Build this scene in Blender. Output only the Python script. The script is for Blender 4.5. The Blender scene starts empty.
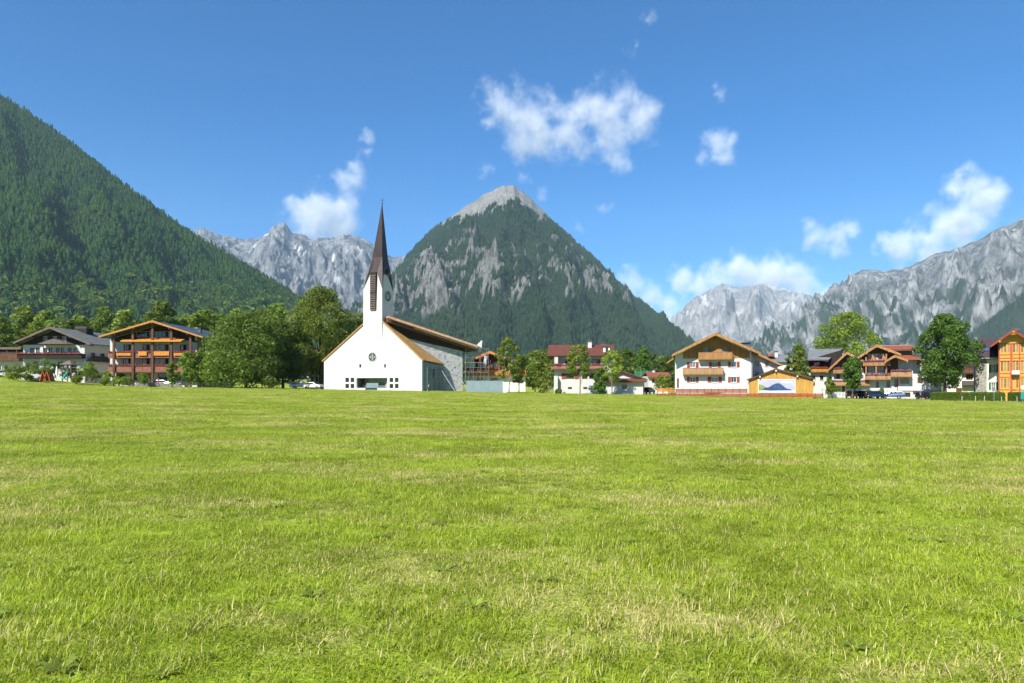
import bpy, bmesh, math, random
import numpy as np
from mathutils import Vector, Matrix
random.seed(7)
S = bpy.context.scene
C = S.collection
F = 683.0            # focal length in pixels of the photograph
HOR = 386.0          # horizon row
CAMH = 1.6

# ------------------------------------------------------------------ camera, sky, sun, exposure
cam_d = bpy.data.cameras.new('camera'); cam = bpy.data.objects.new('camera', cam_d); C.objects.link(cam)
cam.location = (0, 0, CAMH); cam.rotation_euler = (math.pi/2, 0, 0)
cam_d.sensor_width = 36; cam_d.lens = 36*F/1024; cam_d.shift_y = (HOR-341.5)/1024
cam_d.clip_start = 0.1; cam_d.clip_end = 60000
S.camera = cam
SUN = Vector((0.62, 1.0, -1.05)).normalized()
W = bpy.data.worlds.new('World'); S.world = W; W.use_nodes = True
wn = W.node_tree.nodes; wl = W.node_tree.links
bg = wn['Background']; sky = wn.new('ShaderNodeTexSky'); sky.sky_type = 'NISHITA'; sky.sun_disc = False
sky.sun_elevation = math.asin(-SUN.z); sky.sun_rotation = math.atan2(-SUN.x, -SUN.y)
sky.altitude = 1600; sky.air_density = 1.0; sky.dust_density = 0.0; sky.ozone_density = 3.0
hsv = wn.new('ShaderNodeHueSaturation'); hsv.inputs['Saturation'].default_value = 1.44; hsv.inputs['Hue'].default_value = .506; wl.new(sky.outputs[0], hsv.inputs['Color']); wl.new(hsv.outputs[0], bg.inputs[0]); bg.inputs[1].default_value = 0.082
sun_d = bpy.data.lights.new('sun', 'SUN'); sun_d.energy = 4.6; sun_d.angle = math.radians(0.53); sun_d.color = (1, 0.95, 0.87)
sun = bpy.data.objects.new('sun', sun_d); C.objects.link(sun); sun.rotation_euler = SUN.to_track_quat('-Z', 'Y').to_euler()
sun.location = (-60, -100, 105)
V = S.view_settings; V.view_transform = 'Standard'; V.look = 'None'; V.gamma = 1; V.exposure = 1.0; V.use_curve_mapping = False
cy = S.cycles
cy.use_denoising = True; cy.max_bounces = 6; cy.diffuse_bounces = 3; cy.glossy_bounces = 2; cy.transmission_bounces = 3
cy.transparent_max_bounces = 6; cy.volume_bounces = 2; cy.caustics_reflective = False; cy.caustics_refractive = False
cy.use_adaptive_sampling = True; cy.adaptive_threshold = 0.02
cy.volume_step_rate = 1.0; cy.volume_max_steps = 96

# ------------------------------------------------------------------ numpy noise
_r = np.random.RandomState(3); _P = np.concatenate([_r.permutation(256)]*2); _A = _r.rand(256)*2*math.pi
_GX, _GY = np.cos(_A), np.sin(_A)
def pnoise(x, y):
    xi = np.floor(x).astype(int); yi = np.floor(y).astype(int); xf = x-xi; yf = y-yi
    u = xf**3*(xf*(xf*6-15)+10); v = yf**3*(yf*(yf*6-15)+10)
    def g(i, j):
        h = _P[(_P[(xi+i) & 255]+yi+j) & 255]
        return _GX[h]*(xf-i)+_GY[h]*(yf-j)
    a = g(0, 0); b = g(1, 0); c = g(0, 1); d = g(1, 1)
    return (a+u*(b-a)+v*((c+u*(d-c))-(a+u*(b-a))))*1.5
def fbm(x, y, o=5, lac=2.03, gain=.5):
    s = 0; a = 1; t = 0
    for k in range(o):
        s = s+a*pnoise(x+k*17.3, y-k*9.1); t += a; a *= gain; x = x*lac; y = y*lac
    return s/t
def ridged(x, y, o=6, lac=2.07, gain=.52):
    s = 0; a = 1; t = 0; w = 1
    for k in range(o):
        n = 1-np.abs(pnoise(x+k*31.7, y+k*12.9)); n = n*n*w; s = s+a*n; t += a; w = np.clip(n*1.6, 0, 1); a *= gain; x = x*lac; y = y*lac
    return s/t
def sstep(a, b, x):
    t = np.clip((x-a)/(b-a), 0, 1); return t*t*(3-2*t)

def G(x, y):
    x = np.clip(x, -115., 170.); y = np.asarray(y, float)
    q = 0.0017*np.maximum(0, -x-70)**2
    return (-0.0155*x+q)*sstep(-10, 60, y)+0.3*sstep(0, 120, y)+0.05*pnoise(x*.05, y*.04)*sstep(2, 20, y)
def Gf(x, y): return float(G(np.array([float(x)]), np.array([float(y)]))[0])
def PX(px, Y): return (px-512)/F*Y
def PZ(py, Y): return CAMH+(HOR-py)/F*Y

# ------------------------------------------------------------------ materials
MATS = {}
def newmat(name):
    m = bpy.data.materials.new(name); m.use_nodes = True; return m, m.node_tree.nodes, m.node_tree.links, m.node_tree.nodes['Principled BSDF']
def pos_scaled(N, L, sc, coord='world'):
    if coord == 'world':
        g = N.new('ShaderNodeNewGeometry'); o = g.outputs['Position']
    else:
        g = N.new('ShaderNodeTexCoord'); o = g.outputs['Object']
    v = N.new('ShaderNodeVectorMath'); v.operation = 'MULTIPLY'; v.inputs[1].default_value = sc if hasattr(sc, '__len__') else (sc, sc, sc)
    L.new(o, v.inputs[0]); return v.outputs[0]
def noise_n(N, L, vec, scale=1, detail=4, rough=.55):
    n = N.new('ShaderNodeTexNoise'); n.inputs['Scale'].default_value = scale; n.inputs['Detail'].default_value = detail; n.inputs['Roughness'].default_value = rough
    L.new(vec, n.inputs['Vector']); return n.outputs['Fac']
def ramp(N, L, fac, stops):
    r = N.new('ShaderNodeValToRGB'); e = r.color_ramp.elements
    while len(e) < len(stops): e.new(.5)
    for k, (p, c) in enumerate(stops):
        e[k].position = p; e[k].color = (*c, 1) if hasattr(c, '__len__') else (c, c, c, 1)
    L.new(fac, r.inputs[0]); return r.outputs[0]
def mixc(N, L, fac, a, b, blend='MIX'):
    m = N.new('ShaderNodeMix'); m.data_type = 'RGBA'; m.blend_type = blend
    for s, v in ((0, fac), (6, a), (7, b)):
        if hasattr(v, 'links') or hasattr(v, 'is_linked'): L.new(v, m.inputs[s])
        elif hasattr(v, '__len__'): m.inputs[s].default_value = (*v, 1)
        else: m.inputs[s].default_value = v
    return m.outputs[2]
def bump_n(N, L, b, h, strength, dist):
    k = N.new('ShaderNodeBump'); k.inputs['Strength'].default_value = strength; k.inputs['Distance'].default_value = dist
    L.new(h, k.inputs['Height']); L.new(k.outputs[0], b.inputs['Normal'])
def M(name, col=(.5, .5, .5), rough=.75, var=.25, scale=1.2, stretch=(1, 1, 1), bump=0., spec=.25, metal=0.):
    if name in MATS: return MATS[name]
    m, N, L, b = newmat(name)
    v = pos_scaled(N, L, tuple(scale*s for s in stretch)); n = noise_n(N, L, v, 1, 5, .62)
    lo = tuple(c*(1-var) for c in col); hi = tuple(min(1, c*(1+var*.6)) for c in col)
    L.new(ramp(N, L, n, [(.3, lo), (.7, hi)]), b.inputs['Base Color'])
    b.inputs['Roughness'].default_value = rough; b.inputs['Specular IOR Level'].default_value = spec; b.inputs['Metallic'].default_value = metal
    if bump: bump_n(N, L, b, n, bump, .03)
    MATS[name] = m; return m
M('plaster', (.53, .52, .50), .85, .07, .5, (1, 1, .35), .15)
M('plaster_cream', (.74, .71, .62), .85, .10, .6, (1, 1, .35), .15)
M('plaster_new', (.53, .53, .528), .85, .035, .35, (1, 1, .5), .1)
M('wood_honey', (.33, .17, .065), .6, .35, 3, (1, 1, .15))
M('wood_gable', (.32, .155, .045), .6, .4, 3, (1, 1, .15))
M('wood_orange', (.48, .185, .035), .6, .3, 3, (1, 1, .15))
M('wood_yellow', (.46, .25, .055), .6, .28, 4, (1, 1, .12))
M('wood_red', (.30, .085, .03), .65, .35, 3, (.3, .3, 2))
M('wood_brown', (.115, .052, .030), .7, .4, 3, (1, 1, .2))
M('wood_dark', (.028, .020, .016), .75, .4, 3, (1, 1, .2))
M('wood_grey', (.15, .115, .095), .8, .35, 3)
M('balcony_rose', (.27, .115, .075), .7, .4, 3)
M('awning', (.55, .22, .035), .7, .15, 2)
M('roof_tile_red', (.155, .055, .042), .75, .35, 2.5, (1, 1, 1), .3)
M('roof_bright_red', (.26, .078, .045), .75, .3, 2.5, (1, 1, 1), .3)
M('roof_grey', (.165, .172, .155), .7, .3, 1.2, (1, 1, 1), .3)
M('roof_slate', (.17, .178, .18), .65, .25, 1.2, (1, 1, 1), .2)
M('roof_blue', (.075, .095, .12), .5, .25, .8)
M('roof_purple', (.062, .042, .048), .7, .3, 1.5)
M('plank_tan', (.42, .24, .085), .65, .3, 3, (.6, .6, .6))
M('plank_new', (.55, .34, .20), .7, .25, 2)
M('copper_brown', (.034, .020, .017), .42, .45, .9, (1, 1, .3), 0, .4, .25)
M('frame_white', (.6, .6, .58), .5, .06, 2)
M('frame_brown', (.16, .062, .03), .6, .3, 3)
M('frame_orange', (.52, .19, .03), .6, .25, 3)
M('shutter_red', (.26, .062, .028), .6, .3, 3)
M('shutter_green', (.045, .16, .06), .6, .3, 3)
M('house_yellow', (.54, .30, .055), .65, .16, 1.5)
M('trim_red', (.42, .085, .04), .6, .25, 2)
M('steel', (.36, .37, .38), .4, .2, 3, (1, 1, 1), 0, .5, .6)
M('hoarding', (.20, .265, .285), .6, .15, 1)
M('stone_rubble', (.30, .285, .25), .9, .5, 3, (1, 1, 1), .6)
M('wall_grey', (.22, .21, .19), .9, .4, 2.5, (1, 1, 1), .5)
M('concrete', (.42, .41, .38), .85, .2, 2)
M('asphalt', (.30, .29, .27), .9, .2, 2)
M('bark', (.10, .075, .052), .9, .4, 4, (1, 1, .3), .5)
M('bark_pale', (.23, .20, .16), .9, .4, 4, (1, 1, .3), .5)
M('tyre', (.015, .015, .015), .85, .2, 5)
M('rim', (.35, .35, .36), .35, .1, 5, (1, 1, 1), 0, .5, .8)
M('lamp_red', (.35, .012, .010), .3, .1, 5)
M('lamp_clear', (.6, .6, .58), .2, .1, 5)
M('flower_red', (.45, .035, .04), .8, .5, 9)
M('flower_pink', (.50, .12, .20), .8, .5, 9)
M('cloth_white', (.75, .75, .74), .85, .08, 2)
M('cloth_lilac', (.66, .60, .70), .85, .12, 2)
M('plastic_green', (.02, .28, .20), .5, .1, 3)
M('net_green', (.02, .22, .13), .8, .3, 2)
M('cloth_blue', (.05, .22, .55), .85, .2, 6)
M('cloth_red', (.55, .03, .03), .85, .2, 6)
M('trousers', (.035, .04, .07), .85, .2, 6)
M('skin', (.48, .28, .19), .6, .08, 6)
M('hair', (.04, .025, .015), .7, .3, 20)
def glass(name, col):
    m, N, L, b = newmat(name); b.inputs['Base Color'].default_value = (*col, 1); b.inputs['Roughness'].default_value = .06
    b.inputs['Specular IOR Level'].default_value = .6
    v = pos_scaled(N, L, .9); n = noise_n(N, L, v, 1, 2); bump_n(N, L, b, n, .08, .05); MATS[name] = m
glass('glass', (.018, .024, .032)); glass('glass_curtain', (.14, .15, .16)); glass('glass_green', (.12, .17, .15)); glass('glass_blue', (.05, .10, .19))
def paint(name, col):
    m, N, L, b = newmat(name); b.inputs['Base Color'].default_value = (*col, 1); b.inputs['Roughness'].default_value = .35
    b.inputs['Coat Weight'].default_value = .6; b.inputs['Coat Roughness'].default_value = .08; MATS[name] = m
paint('paint_navy', (.012, .022, .055)); paint('paint_black', (.012, .012, .014)); paint('paint_silver', (.42, .43, .45)); paint('paint_white', (.68, .68, .68)); paint('paint_maroon', (.12, .02, .03)); paint('paint_blue', (.03, .06, .15))
# shingle wall: rows of small slates
def shingles(name, col, sx, sz):
    m, N, L, b = newmat(name); tc = N.new('ShaderNodeTexCoord'); v = N.new('ShaderNodeVectorMath'); v.operation = 'MULTIPLY'; v.inputs[1].default_value = (sx, sx, sz)
    L.new(tc.outputs['Object'], v.inputs[0]); vo = N.new('ShaderNodeTexVoronoi'); vo.inputs['Scale'].default_value = 1; L.new(v.outputs[0], vo.inputs['Vector'])
    c = mixc(N, L, .9, col, vo.outputs['Color'], 'SOFT_LIGHT'); hs = N.new('ShaderNodeHueSaturation'); hs.inputs['Saturation'].default_value = .12; L.new(c, hs.inputs['Color'])
    L.new(hs.outputs[0], b.inputs['Base Color']); b.inputs['Roughness'].default_value = .6; bump_n(N, L, b, vo.outputs['Distance'], .15, .03); MATS[name] = m
shingles('slate_wall', (.30, .30, .30), 2.2, 3.0)

def leaf_mat(name, col, var=.45, yellow=(.16, .17, .02), amt=.35, trans=.35, nsc=.55, spec=.3):
    m, N, L, b = newmat(name); N.remove(b)
    g = N.new('ShaderNodeNewGeometry'); v = pos_scaled(N, L, nsc); n = noise_n(N, L, v, 1, 4); n = ramp(N, L, n, [(.38, 0), (.64, 1)]) if nsc < .1 else n
    lo = tuple(c*(1-var) for c in col); hi = tuple(c*(1+var) for c in col)
    c1 = ramp(N, L, g.outputs['Random Per Island'], [(0, lo), (1, hi)])
    oi = N.new('ShaderNodeObjectInfo'); hs = N.new('ShaderNodeHueSaturation'); L.new(c1, hs.inputs['Color'])
    mr = N.new('ShaderNodeMapRange'); mr.inputs[3].default_value = .72; mr.inputs[4].default_value = 1.3; L.new(oi.outputs['Random'], mr.inputs[0]); L.new(mr.outputs[0], hs.inputs['Value'])
    k = N.new('ShaderNodeMath'); k.operation = 'MULTIPLY'; k.inputs[1].default_value = amt; L.new(n, k.inputs[0])
    c2 = mixc(N, L, k.outputs[0], hs.outputs[0], yellow)
    d = N.new('ShaderNodeBsdfPrincipled'); d.inputs['Roughness'].default_value = .5; d.inputs['Specular IOR Level'].default_value = spec; L.new(c2, d.inputs['Base Color'])
    t = N.new('ShaderNodeBsdfTranslucent'); hs2 = N.new('ShaderNodeHueSaturation'); hs2.inputs['Hue'].default_value = .485; hs2.inputs['Value'].default_value = 1.5; L.new(c2, hs2.inputs['Color']); L.new(hs2.outputs[0], t.inputs['Color'])
    mx = N.new('ShaderNodeMixShader'); mx.inputs[0].default_value = trans; L.new(d.outputs[0], mx.inputs[1]); L.new(t.outputs[0], mx.inputs[2])
    L.new(mx.outputs[0], N['Material Output'].inputs[0]); MATS[name] = m; return m
leaf_mat('leaf_deep', (.095, .160, .026), trans=.42)
leaf_mat('leaf_mid', (.13, .21, .03), trans=.42)
leaf_mat('leaf_olive', (.14, .195, .026), trans=.42)
leaf_mat('leaf_light', (.20, .27, .040))
leaf_mat('leaf_fresh', (.075, .170, .024))
leaf_mat('leaf_yellow', (.155, .225, .028))
leaf_mat('needle', (.015, .042, .010), .8, (.050, .086, .014), .55, .10, .008, .05)
leaf_mat('needle_far', (.014, .031, .014), .6, (.042, .060, .018), .6, .12, .006, .06)

# ------------------------------------------------------------------ mesh builder
class MB:
    def __init__(s): s.v = []; s.f = []
    def poly(s, pts):
        i = len(s.v); s.v += [tuple(p) for p in pts]; s.f.append(tuple(range(i, i+len(pts)))); return s
    def box(s, a, b):
        x0, y0, z0 = a; x1, y1, z1 = b; i = len(s.v)
        s.v += [(x0, y0, z0), (x1, y0, z0), (x1, y1, z0), (x0, y1, z0), (x0, y0, z1), (x1, y0, z1), (x1, y1, z1), (x0, y1, z1)]
        s.f += [tuple(i+k for k in q) for q in ((0, 3, 2, 1), (4, 5, 6, 7), (0, 1, 5, 4), (1, 2, 6, 5), (2, 3, 7, 6), (3, 0, 4, 7))]; return s
    def obox(s, o, u, w, n, su, sw, sn):      # box from corner o along vectors
        o, u, w, n = Vector(o), Vector(u)*su, Vector(w)*sw, Vector(n)*sn; i = len(s.v)
        s.v += [tuple(o+p) for p in (Vector(), u, u+n, n, w, u+w, u+w+n, w+n)]
        s.f += [tuple(i+k for k in q) for q in ((0, 3, 2, 1), (4, 5, 6, 7), (0, 1, 5, 4), (1, 2, 6, 5), (2, 3, 7, 6), (3, 0, 4, 7))]; return s
    def prism(s, pts, d):                     # polygon pts swept by vector d
        n = len(pts); i = len(s.v); d = Vector(d); s.v += [tuple(p) for p in pts]+[tuple(Vector(p)+d) for p in pts]
        s.f.append(tuple(i+k for k in range(n))); s.f.append(tuple(i+n+k for k in reversed(range(n))))
        s.f += [(i+k, i+n+k, i+n+(k+1) % n, i+(k+1) % n) for k in range(n)]; return s
    def tube(s, p, q, r0, r1=None, k=8, cap=True):
        p, q = Vector(p), Vector(q); r1 = r0 if r1 is None else r1; a = (q-p).normalized(); b = a.orthogonal().normalized(); c = a.cross(b); i = len(s.v)
        for o, r in ((p, r0), (q, r1)):
            for j in range(k):
                t = 2*math.pi*j/k; s.v.append(tuple(o+b*(r*math.cos(t))+c*(r*math.sin(t))))
        s.f += [(i+j, i+(j+1) % k, i+k+(j+1) % k, i+k+j) for j in range(k)]
        if cap: s.f += [tuple(i+j for j in reversed(range(k))), tuple(i+k+j for j in range(k))]
        return s
    def loft(s, rings, cap=True):
        i = len(s.v); k = len(rings[0])
        for r in rings: s.v += [tuple(p) for p in r]
        for a in range(len(rings)-1):
            s.f += [(i+a*k+j, i+a*k+(j+1) % k, i+(a+1)*k+(j+1) % k, i+(a+1)*k+j) for j in range(k)]
        if cap: s.f += [tuple(i+j for j in reversed(range(k))), tuple(i+(len(rings)-1)*k+j for j in range(k))]
        return s
    def build(s, name, m, parent=None, smooth=False, label=None):
        me = bpy.data.meshes.new(name); me.from_pydata(s.v, [], s.f); me.update()
        if smooth: me.shade_smooth()
        me.materials.append(MATS[m] if isinstance(m, str) else m)
        o = bpy.data.objects.new(name, me); C.objects.link(o)
        if parent: o.parent = parent
        if label: o['label'] = label
        return o
def tag(o, label=None, cat=None, group=None, kind=None):
    for k, v in (('label', label), ('category', cat), ('group', group), ('kind', kind)):
        if v: o[k] = v
    return o
def thing(name, loc, label, cat, group=None, rz=0):
    o = bpy.data.objects.new(name, None); o.empty_display_size = .3; C.objects.link(o); o.location = loc; o.rotation_euler = (0, 0, rz)
    return tag(o, label, cat, group)
def npmesh(name, v, f, m, parent=None, smooth=False):
    me = bpy.data.meshes.new(name); v = np.asarray(v, np.float32); f = np.asarray(f, np.int32); n, k = f.shape
    me.vertices.add(len(v)); me.vertices.foreach_set('co', v.ravel()); me.loops.add(n*k); me.loops.foreach_set('vertex_index', f.ravel())
    me.polygons.add(n); me.polygons.foreach_set('loop_start', np.arange(0, n*k, k, dtype=np.int32)); me.polygons.foreach_set('loop_total', np.full(n, k, np.int32))
    me.update(calc_edges=True)
    if smooth: me.shade_smooth()
    me.materials.append(MATS[m] if isinstance(m, str) else m)
    o = bpy.data.objects.new(name, me); C.objects.link(o); o.parent = parent; return o
def copy_tree(o, parent=None):
    c = o.copy(); C.objects.link(c); c.parent = parent
    for ch in list(o.children): copy_tree(ch, c)
    return c
def vattr(me, name, a):
    at = me.attributes.new(name, 'FLOAT', 'POINT'); at.data.foreach_set('value', np.asarray(a, np.float32).ravel())

def scatter(name, pts, rot, scl, idx, protos):
    me = bpy.data.meshes.new(name); me.vertices.add(len(pts)); me.vertices.foreach_set('co', np.asarray(pts, np.float32).ravel())
    for nm, a in (('rot', rot), ('scl', scl)):
        at = me.attributes.new(nm, 'FLOAT_VECTOR', 'POINT'); at.data.foreach_set('vector', np.asarray(a, np.float32).ravel())
    at = me.attributes.new('idx', 'INT', 'POINT'); at.data.foreach_set('value', np.asarray(idx, np.int32)); me.update()
    o = bpy.data.objects.new(name, me); C.objects.link(o)
    ng = bpy.data.node_groups.new(name, 'GeometryNodeTree'); ng.interface.new_socket('Geometry', in_out='INPUT', socket_type='NodeSocketGeometry'); ng.interface.new_socket('Geometry', in_out='OUTPUT', socket_type='NodeSocketGeometry')
    N, L = ng.nodes, ng.links; gi = N.new('NodeGroupInput'); go = N.new('NodeGroupOutput'); ip = N.new('GeometryNodeInstanceOnPoints'); jn = N.new('GeometryNodeJoinGeometry')
    for p in reversed(protos):
        oi = N.new('GeometryNodeObjectInfo'); oi.inputs['Object'].default_value = p; oi.inputs['As Instance'].default_value = True; L.new(oi.outputs['Geometry'], jn.inputs[0])
    def na(nm, t):
        a = N.new('GeometryNodeInputNamedAttribute'); a.data_type = t; a.inputs['Name'].default_value = nm; return a.outputs['Attribute']
    e2r = N.new('FunctionNodeEulerToRotation'); L.new(na('rot', 'FLOAT_VECTOR'), e2r.inputs[0])
    L.new(gi.outputs[0], ip.inputs['Points']); L.new(jn.outputs[0], ip.inputs['Instance']); ip.inputs['Pick Instance'].default_value = True
    L.new(na('idx', 'INT'), ip.inputs['Instance Index']); L.new(e2r.outputs[0], ip.inputs['Rotation']); L.new(na('scl', 'FLOAT_VECTOR'), ip.inputs['Scale'])
    L.new(ip.outputs[0], go.inputs[0]); md = o.modifiers.new('scatter', 'NODES'); md.node_group = ng
    return o
def proto(name, v, f, m):
    o = npmesh(name, v, f, m); C.objects.unlink(o); return o

# ------------------------------------------------------------------ ground sheet and grass
def grass_mask(N, L):
    """0 lush .. 1 dry straw, from world position"""
    a = noise_n(N, L, pos_scaled(N, L, (.16, .30, 0)), 1, 6, .62)
    b = noise_n(N, L, pos_scaled(N, L, (1.3, 1.9, 0)), 1, 3, .6)
    k = N.new('ShaderNodeMath'); k.operation = 'MULTIPLY_ADD'; k.inputs[1].default_value = .35; L.new(b, k.inputs[0]); L.new(a, k.inputs[2])
    r = N.new('ShaderNodeMapRange'); r.interpolation_type = 'SMOOTHSTEP'; r.inputs[1].default_value = .62; r.inputs[2].default_value = .92; L.new(k.outputs[0], r.inputs[0]); return r.outputs[0]
GREEN_LO, GREEN_HI, STRAW = (.205, .28, .013), (.48, .545, .046), (.68, .58, .25)
def ground_material():
    m, N, L, b = newmat('meadow'); mk = grass_mask(N, L)
    n2 = noise_n(N, L, pos_scaled(N, L, (.05, .09, 0)), 1, 4); n3 = noise_n(N, L, pos_scaled(N, L, (7, 7, 7)), 1, 4, .7)
    c = ramp(N, L, n2, [(.3, (.20, .28, .018)), (.7, (.29, .37, .030))])
    c = mixc(N, L, mk, c, (.44, .39, .15)); c = mixc(N, L, .5, c, ramp(N, L, n3, [(.3, .25), (.75, .75)]), 'OVERLAY')
    L.new(c, b.inputs['Base Color']); b.inputs['Roughness'].default_value = .9; b.inputs['Specular IOR Level'].default_value = .1
    bump_n(N, L, b, n3, .9, .06); MATS['meadow'] = m
ground_material()
def blade_material():
    m, N, L, b = newmat('grass_blade'); N.remove(b); mk = grass_mask(N, L); g = N.new('ShaderNodeNewGeometry'); oi = N.new('ShaderNodeObjectInfo')
    ad = N.new('ShaderNodeMath'); ad.operation = 'ADD'; L.new(g.outputs['Random Per Island'], ad.inputs[0]); L.new(oi.outputs['Random'], ad.inputs[1])
    fr = N.new('ShaderNodeMath'); fr.operation = 'FRACT'; L.new(ad.outputs[0], fr.inputs[0])
    c = ramp(N, L, fr.outputs[0], [(0, GREEN_LO), (.55, (.36, .455, .026)), (.93, GREEN_HI), (1, (.50, .45, .16))])
    big = noise_n(N, L, pos_scaled(N, L, (.35, .5, 0)), 1, 3); hs = N.new('ShaderNodeHueSaturation'); L.new(c, hs.inputs['Color'])
    mr = N.new('ShaderNodeMapRange'); mr.inputs[1].default_value = .3; mr.inputs[2].default_value = .7; mr.inputs[3].default_value = .62; mr.inputs[4].default_value = 1.18; L.new(big, mr.inputs[0]); L.new(mr.outputs[0], hs.inputs['Value'])
    th = N.new('ShaderNodeMath'); th.operation = 'LESS_THAN'; ad2 = N.new('ShaderNodeMath'); ad2.operation = 'MULTIPLY'; ad2.inputs[1].default_value = 7.31; L.new(ad.outputs[0], ad2.inputs[0])
    fr2 = N.new('ShaderNodeMath'); fr2.operation = 'FRACT'; L.new(ad2.outputs[0], fr2.inputs[0]); L.new(fr2.outputs[0], th.inputs[0])
    mk2 = N.new('ShaderNodeMath'); mk2.operation = 'MULTIPLY_ADD'; mk2.inputs[1].default_value = .74; mk2.inputs[2].default_value = .045; L.new(mk, mk2.inputs[0]); L.new(mk2.outputs[0], th.inputs[1])
    c = mixc(N, L, th.outputs[0], hs.outputs[0], STRAW)
    d = N.new('ShaderNodeBsdfPrincipled'); d.inputs['Roughness'].default_value = .45; d.inputs['Specular IOR Level'].default_value = .35; L.new(c, d.inputs['Base Color'])
    t = N.new('ShaderNodeBsdfTranslucent'); L.new(c, t.inputs['Color']); mx = N.new('ShaderNodeMixShader'); mx.inputs[0].default_value = .4
    L.new(d.outputs[0], mx.inputs[1]); L.new(t.outputs[0], mx.inputs[2]); L.new(mx.outputs[0], N['Material Output'].inputs[0]); MATS['grass_blade'] = m
blade_material()
xs = np.sinh(np.linspace(-1, 1, 161)*9.2); xs = xs/xs.max()*11000
ys = np.concatenate([-np.geomspace(2000, 1, 20)-1, np.linspace(-1, 30, 63)[1:], np.linspace(30, 240, 106)[1:], np.geomspace(240, 11000, 40)[1:]])
gx, gy = np.meshgrid(xs, ys); gz = G(gx, gy)
idx = np.arange(gx.size).reshape(gx.shape); fq = np.stack([idx[:-1, :-1], idx[:-1, 1:], idx[1:, 1:], idx[1:, :-1]], -1).reshape(-1, 4)
gr = npmesh('ground', np.stack([gx, gy, gz], -1).reshape(-1, 3), fq, 'meadow', None, True); tag(gr, 'mown green meadow running to the village', 'meadow', kind='structure')

def clump(rng, n, rad, h0, h1, wid, lean, seg=3):
    V_ = []; F_ = []
    for _ in range(n):
        a = rng.rand()*6.283; r = rad*math.sqrt(rng.rand()); x, y = r*math.cos(a), r*math.sin(a); h = h0+(h1-h0)*rng.rand(); w = wid*(.6+.8*rng.rand())
        az = rng.rand()*6.283; dx, dy = math.cos(az), math.sin(az); fx, fy = -dy, dx; le = lean*(.2+rng.rand()); i = len(V_)
        for k in range(seg):
            t = k/seg; o = le*h*t*t; ww = w*(1-.55*t)*.5
            V_ += [(x+dx*o-fx*ww, y+dy*o-fy*ww, h*t*(1-.25*le*t)), (x+dx*o+fx*ww, y+dy*o+fy*ww, h*t*(1-.25*le*t))]
        o = le*h; tip = (x+dx*o, y+dy*o, h*(1-.25*le)); V_ += [tip, tip]
        for k in range(seg): F_.append((i+2*k, i+2*k+1, i+2*k+3, i+2*k+2))
    V_ = np.array(V_); V_[:, 2] -= .006; return V_, np.array(F_)
def rosette(rng):
    V_ = []; F_ = []
    for k in range(8):
        az = k*.785+rng.rand()*.5; l = .07+.06*rng.rand(); w = .022+.015*rng.rand(); dx, dy = math.cos(az), math.sin(az); fx, fy = -dy, dx; i = len(V_)
        for t, ww, z in ((0, .15, 0), (.45, 1, .035), (.8, .7, .05), (1, .05, .042)):
            V_ += [(dx*l*t-fx*w*ww*.5, dy*l*t-fy*w*ww*.5, z), (dx*l*t+fx*w*ww*.5, dy*l*t+fy*w*ww*.5, z)]
        F_ += [(i+2*j, i+2*j+1, i+2*j+3, i+2*j+2) for j in range(3)]
    return np.array(V_), np.array(F_)
rng = np.random.RandomState(11)
gp = [proto('grass_clump', *clump(rng, 46, .15, .035, .085, .0055, .9), 'grass_blade'), proto('grass_clump', *clump(rng, 46, .15, .03, .075, .006, 1.3), 'grass_blade'),
      proto('grass_clump', *clump(rng, 40, .13, .045, .115, .0055, .8), 'grass_blade'), proto('grass_clump', *clump(rng, 50, .15, .02, .055, .006, 1.7), 'grass_blade'),
      proto('grass_clump', *clump(rng, 30, .10, .06, .14, .006, .7), 'grass_blade'), proto('weed_rosette', *rosette(rng), 'leaf_light'),
      proto('grass_sward', *clump(rng, 170, .55, .03, .085, .013, 1.0, 2), 'grass_blade')]
def ring(y0, y1, dens):
    n = int(.86*(y1*y1-y0*y0)*dens); y = np.sqrt(rng.rand(n)*(y1*y1-y0*y0)+y0*y0); x = (rng.rand(n)*2-1)*(.86*y+.4); return x, y
parts = []
for y0, y1, dens, sc, far in ((2.4, 7, 125, 1., 0), (7, 14, 88, 1.05, 0), (14, 26, 48, 1.2, 0), (26, 44, 20, 1.5, 0), (40, 75, 3.2, 1.25, 1), (75, 150, 1.1, 1.7, 1)):
    x, y = ring(y0, y1, dens); n = len(x); p = rng.rand(n)
    if far: ii = np.full(n, 6)
    else: ii = np.where(p < .3, 0, np.where(p < .6, 1, np.where(p < .76, 2, np.where(p < .94, 3, np.where(p < .992, 4, 5)))))
    lush = fbm(x*.45, y*.6, 3); hs = 1+.55*np.clip(lush*1.6, -.7, 1)
    s = sc*(.75+.5*rng.rand(n)); zs = s*hs*.74/(1+.35*far); parts.append((x, y, ii, s, zs))
x, y, ii, s, zs = [np.concatenate(k) for k in zip(*parts)]
keep = (y < 118) | (np.abs(x) < 200); x, y, ii, s, zs = [k[keep] for k in (x, y, ii, s, zs)]
n = len(x); print('grass clumps', n)
gr = scatter('grass', np.stack([x, y, G(x, y)], -1), np.stack([rng.randn(n)*.08, rng.randn(n)*.08, rng.rand(n)*6.283], -1), np.stack([s, s, zs], -1), ii, gp)
tag(gr, 'short mown grass covering the meadow with dry straw patches', 'grass', kind='stuff')

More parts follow.
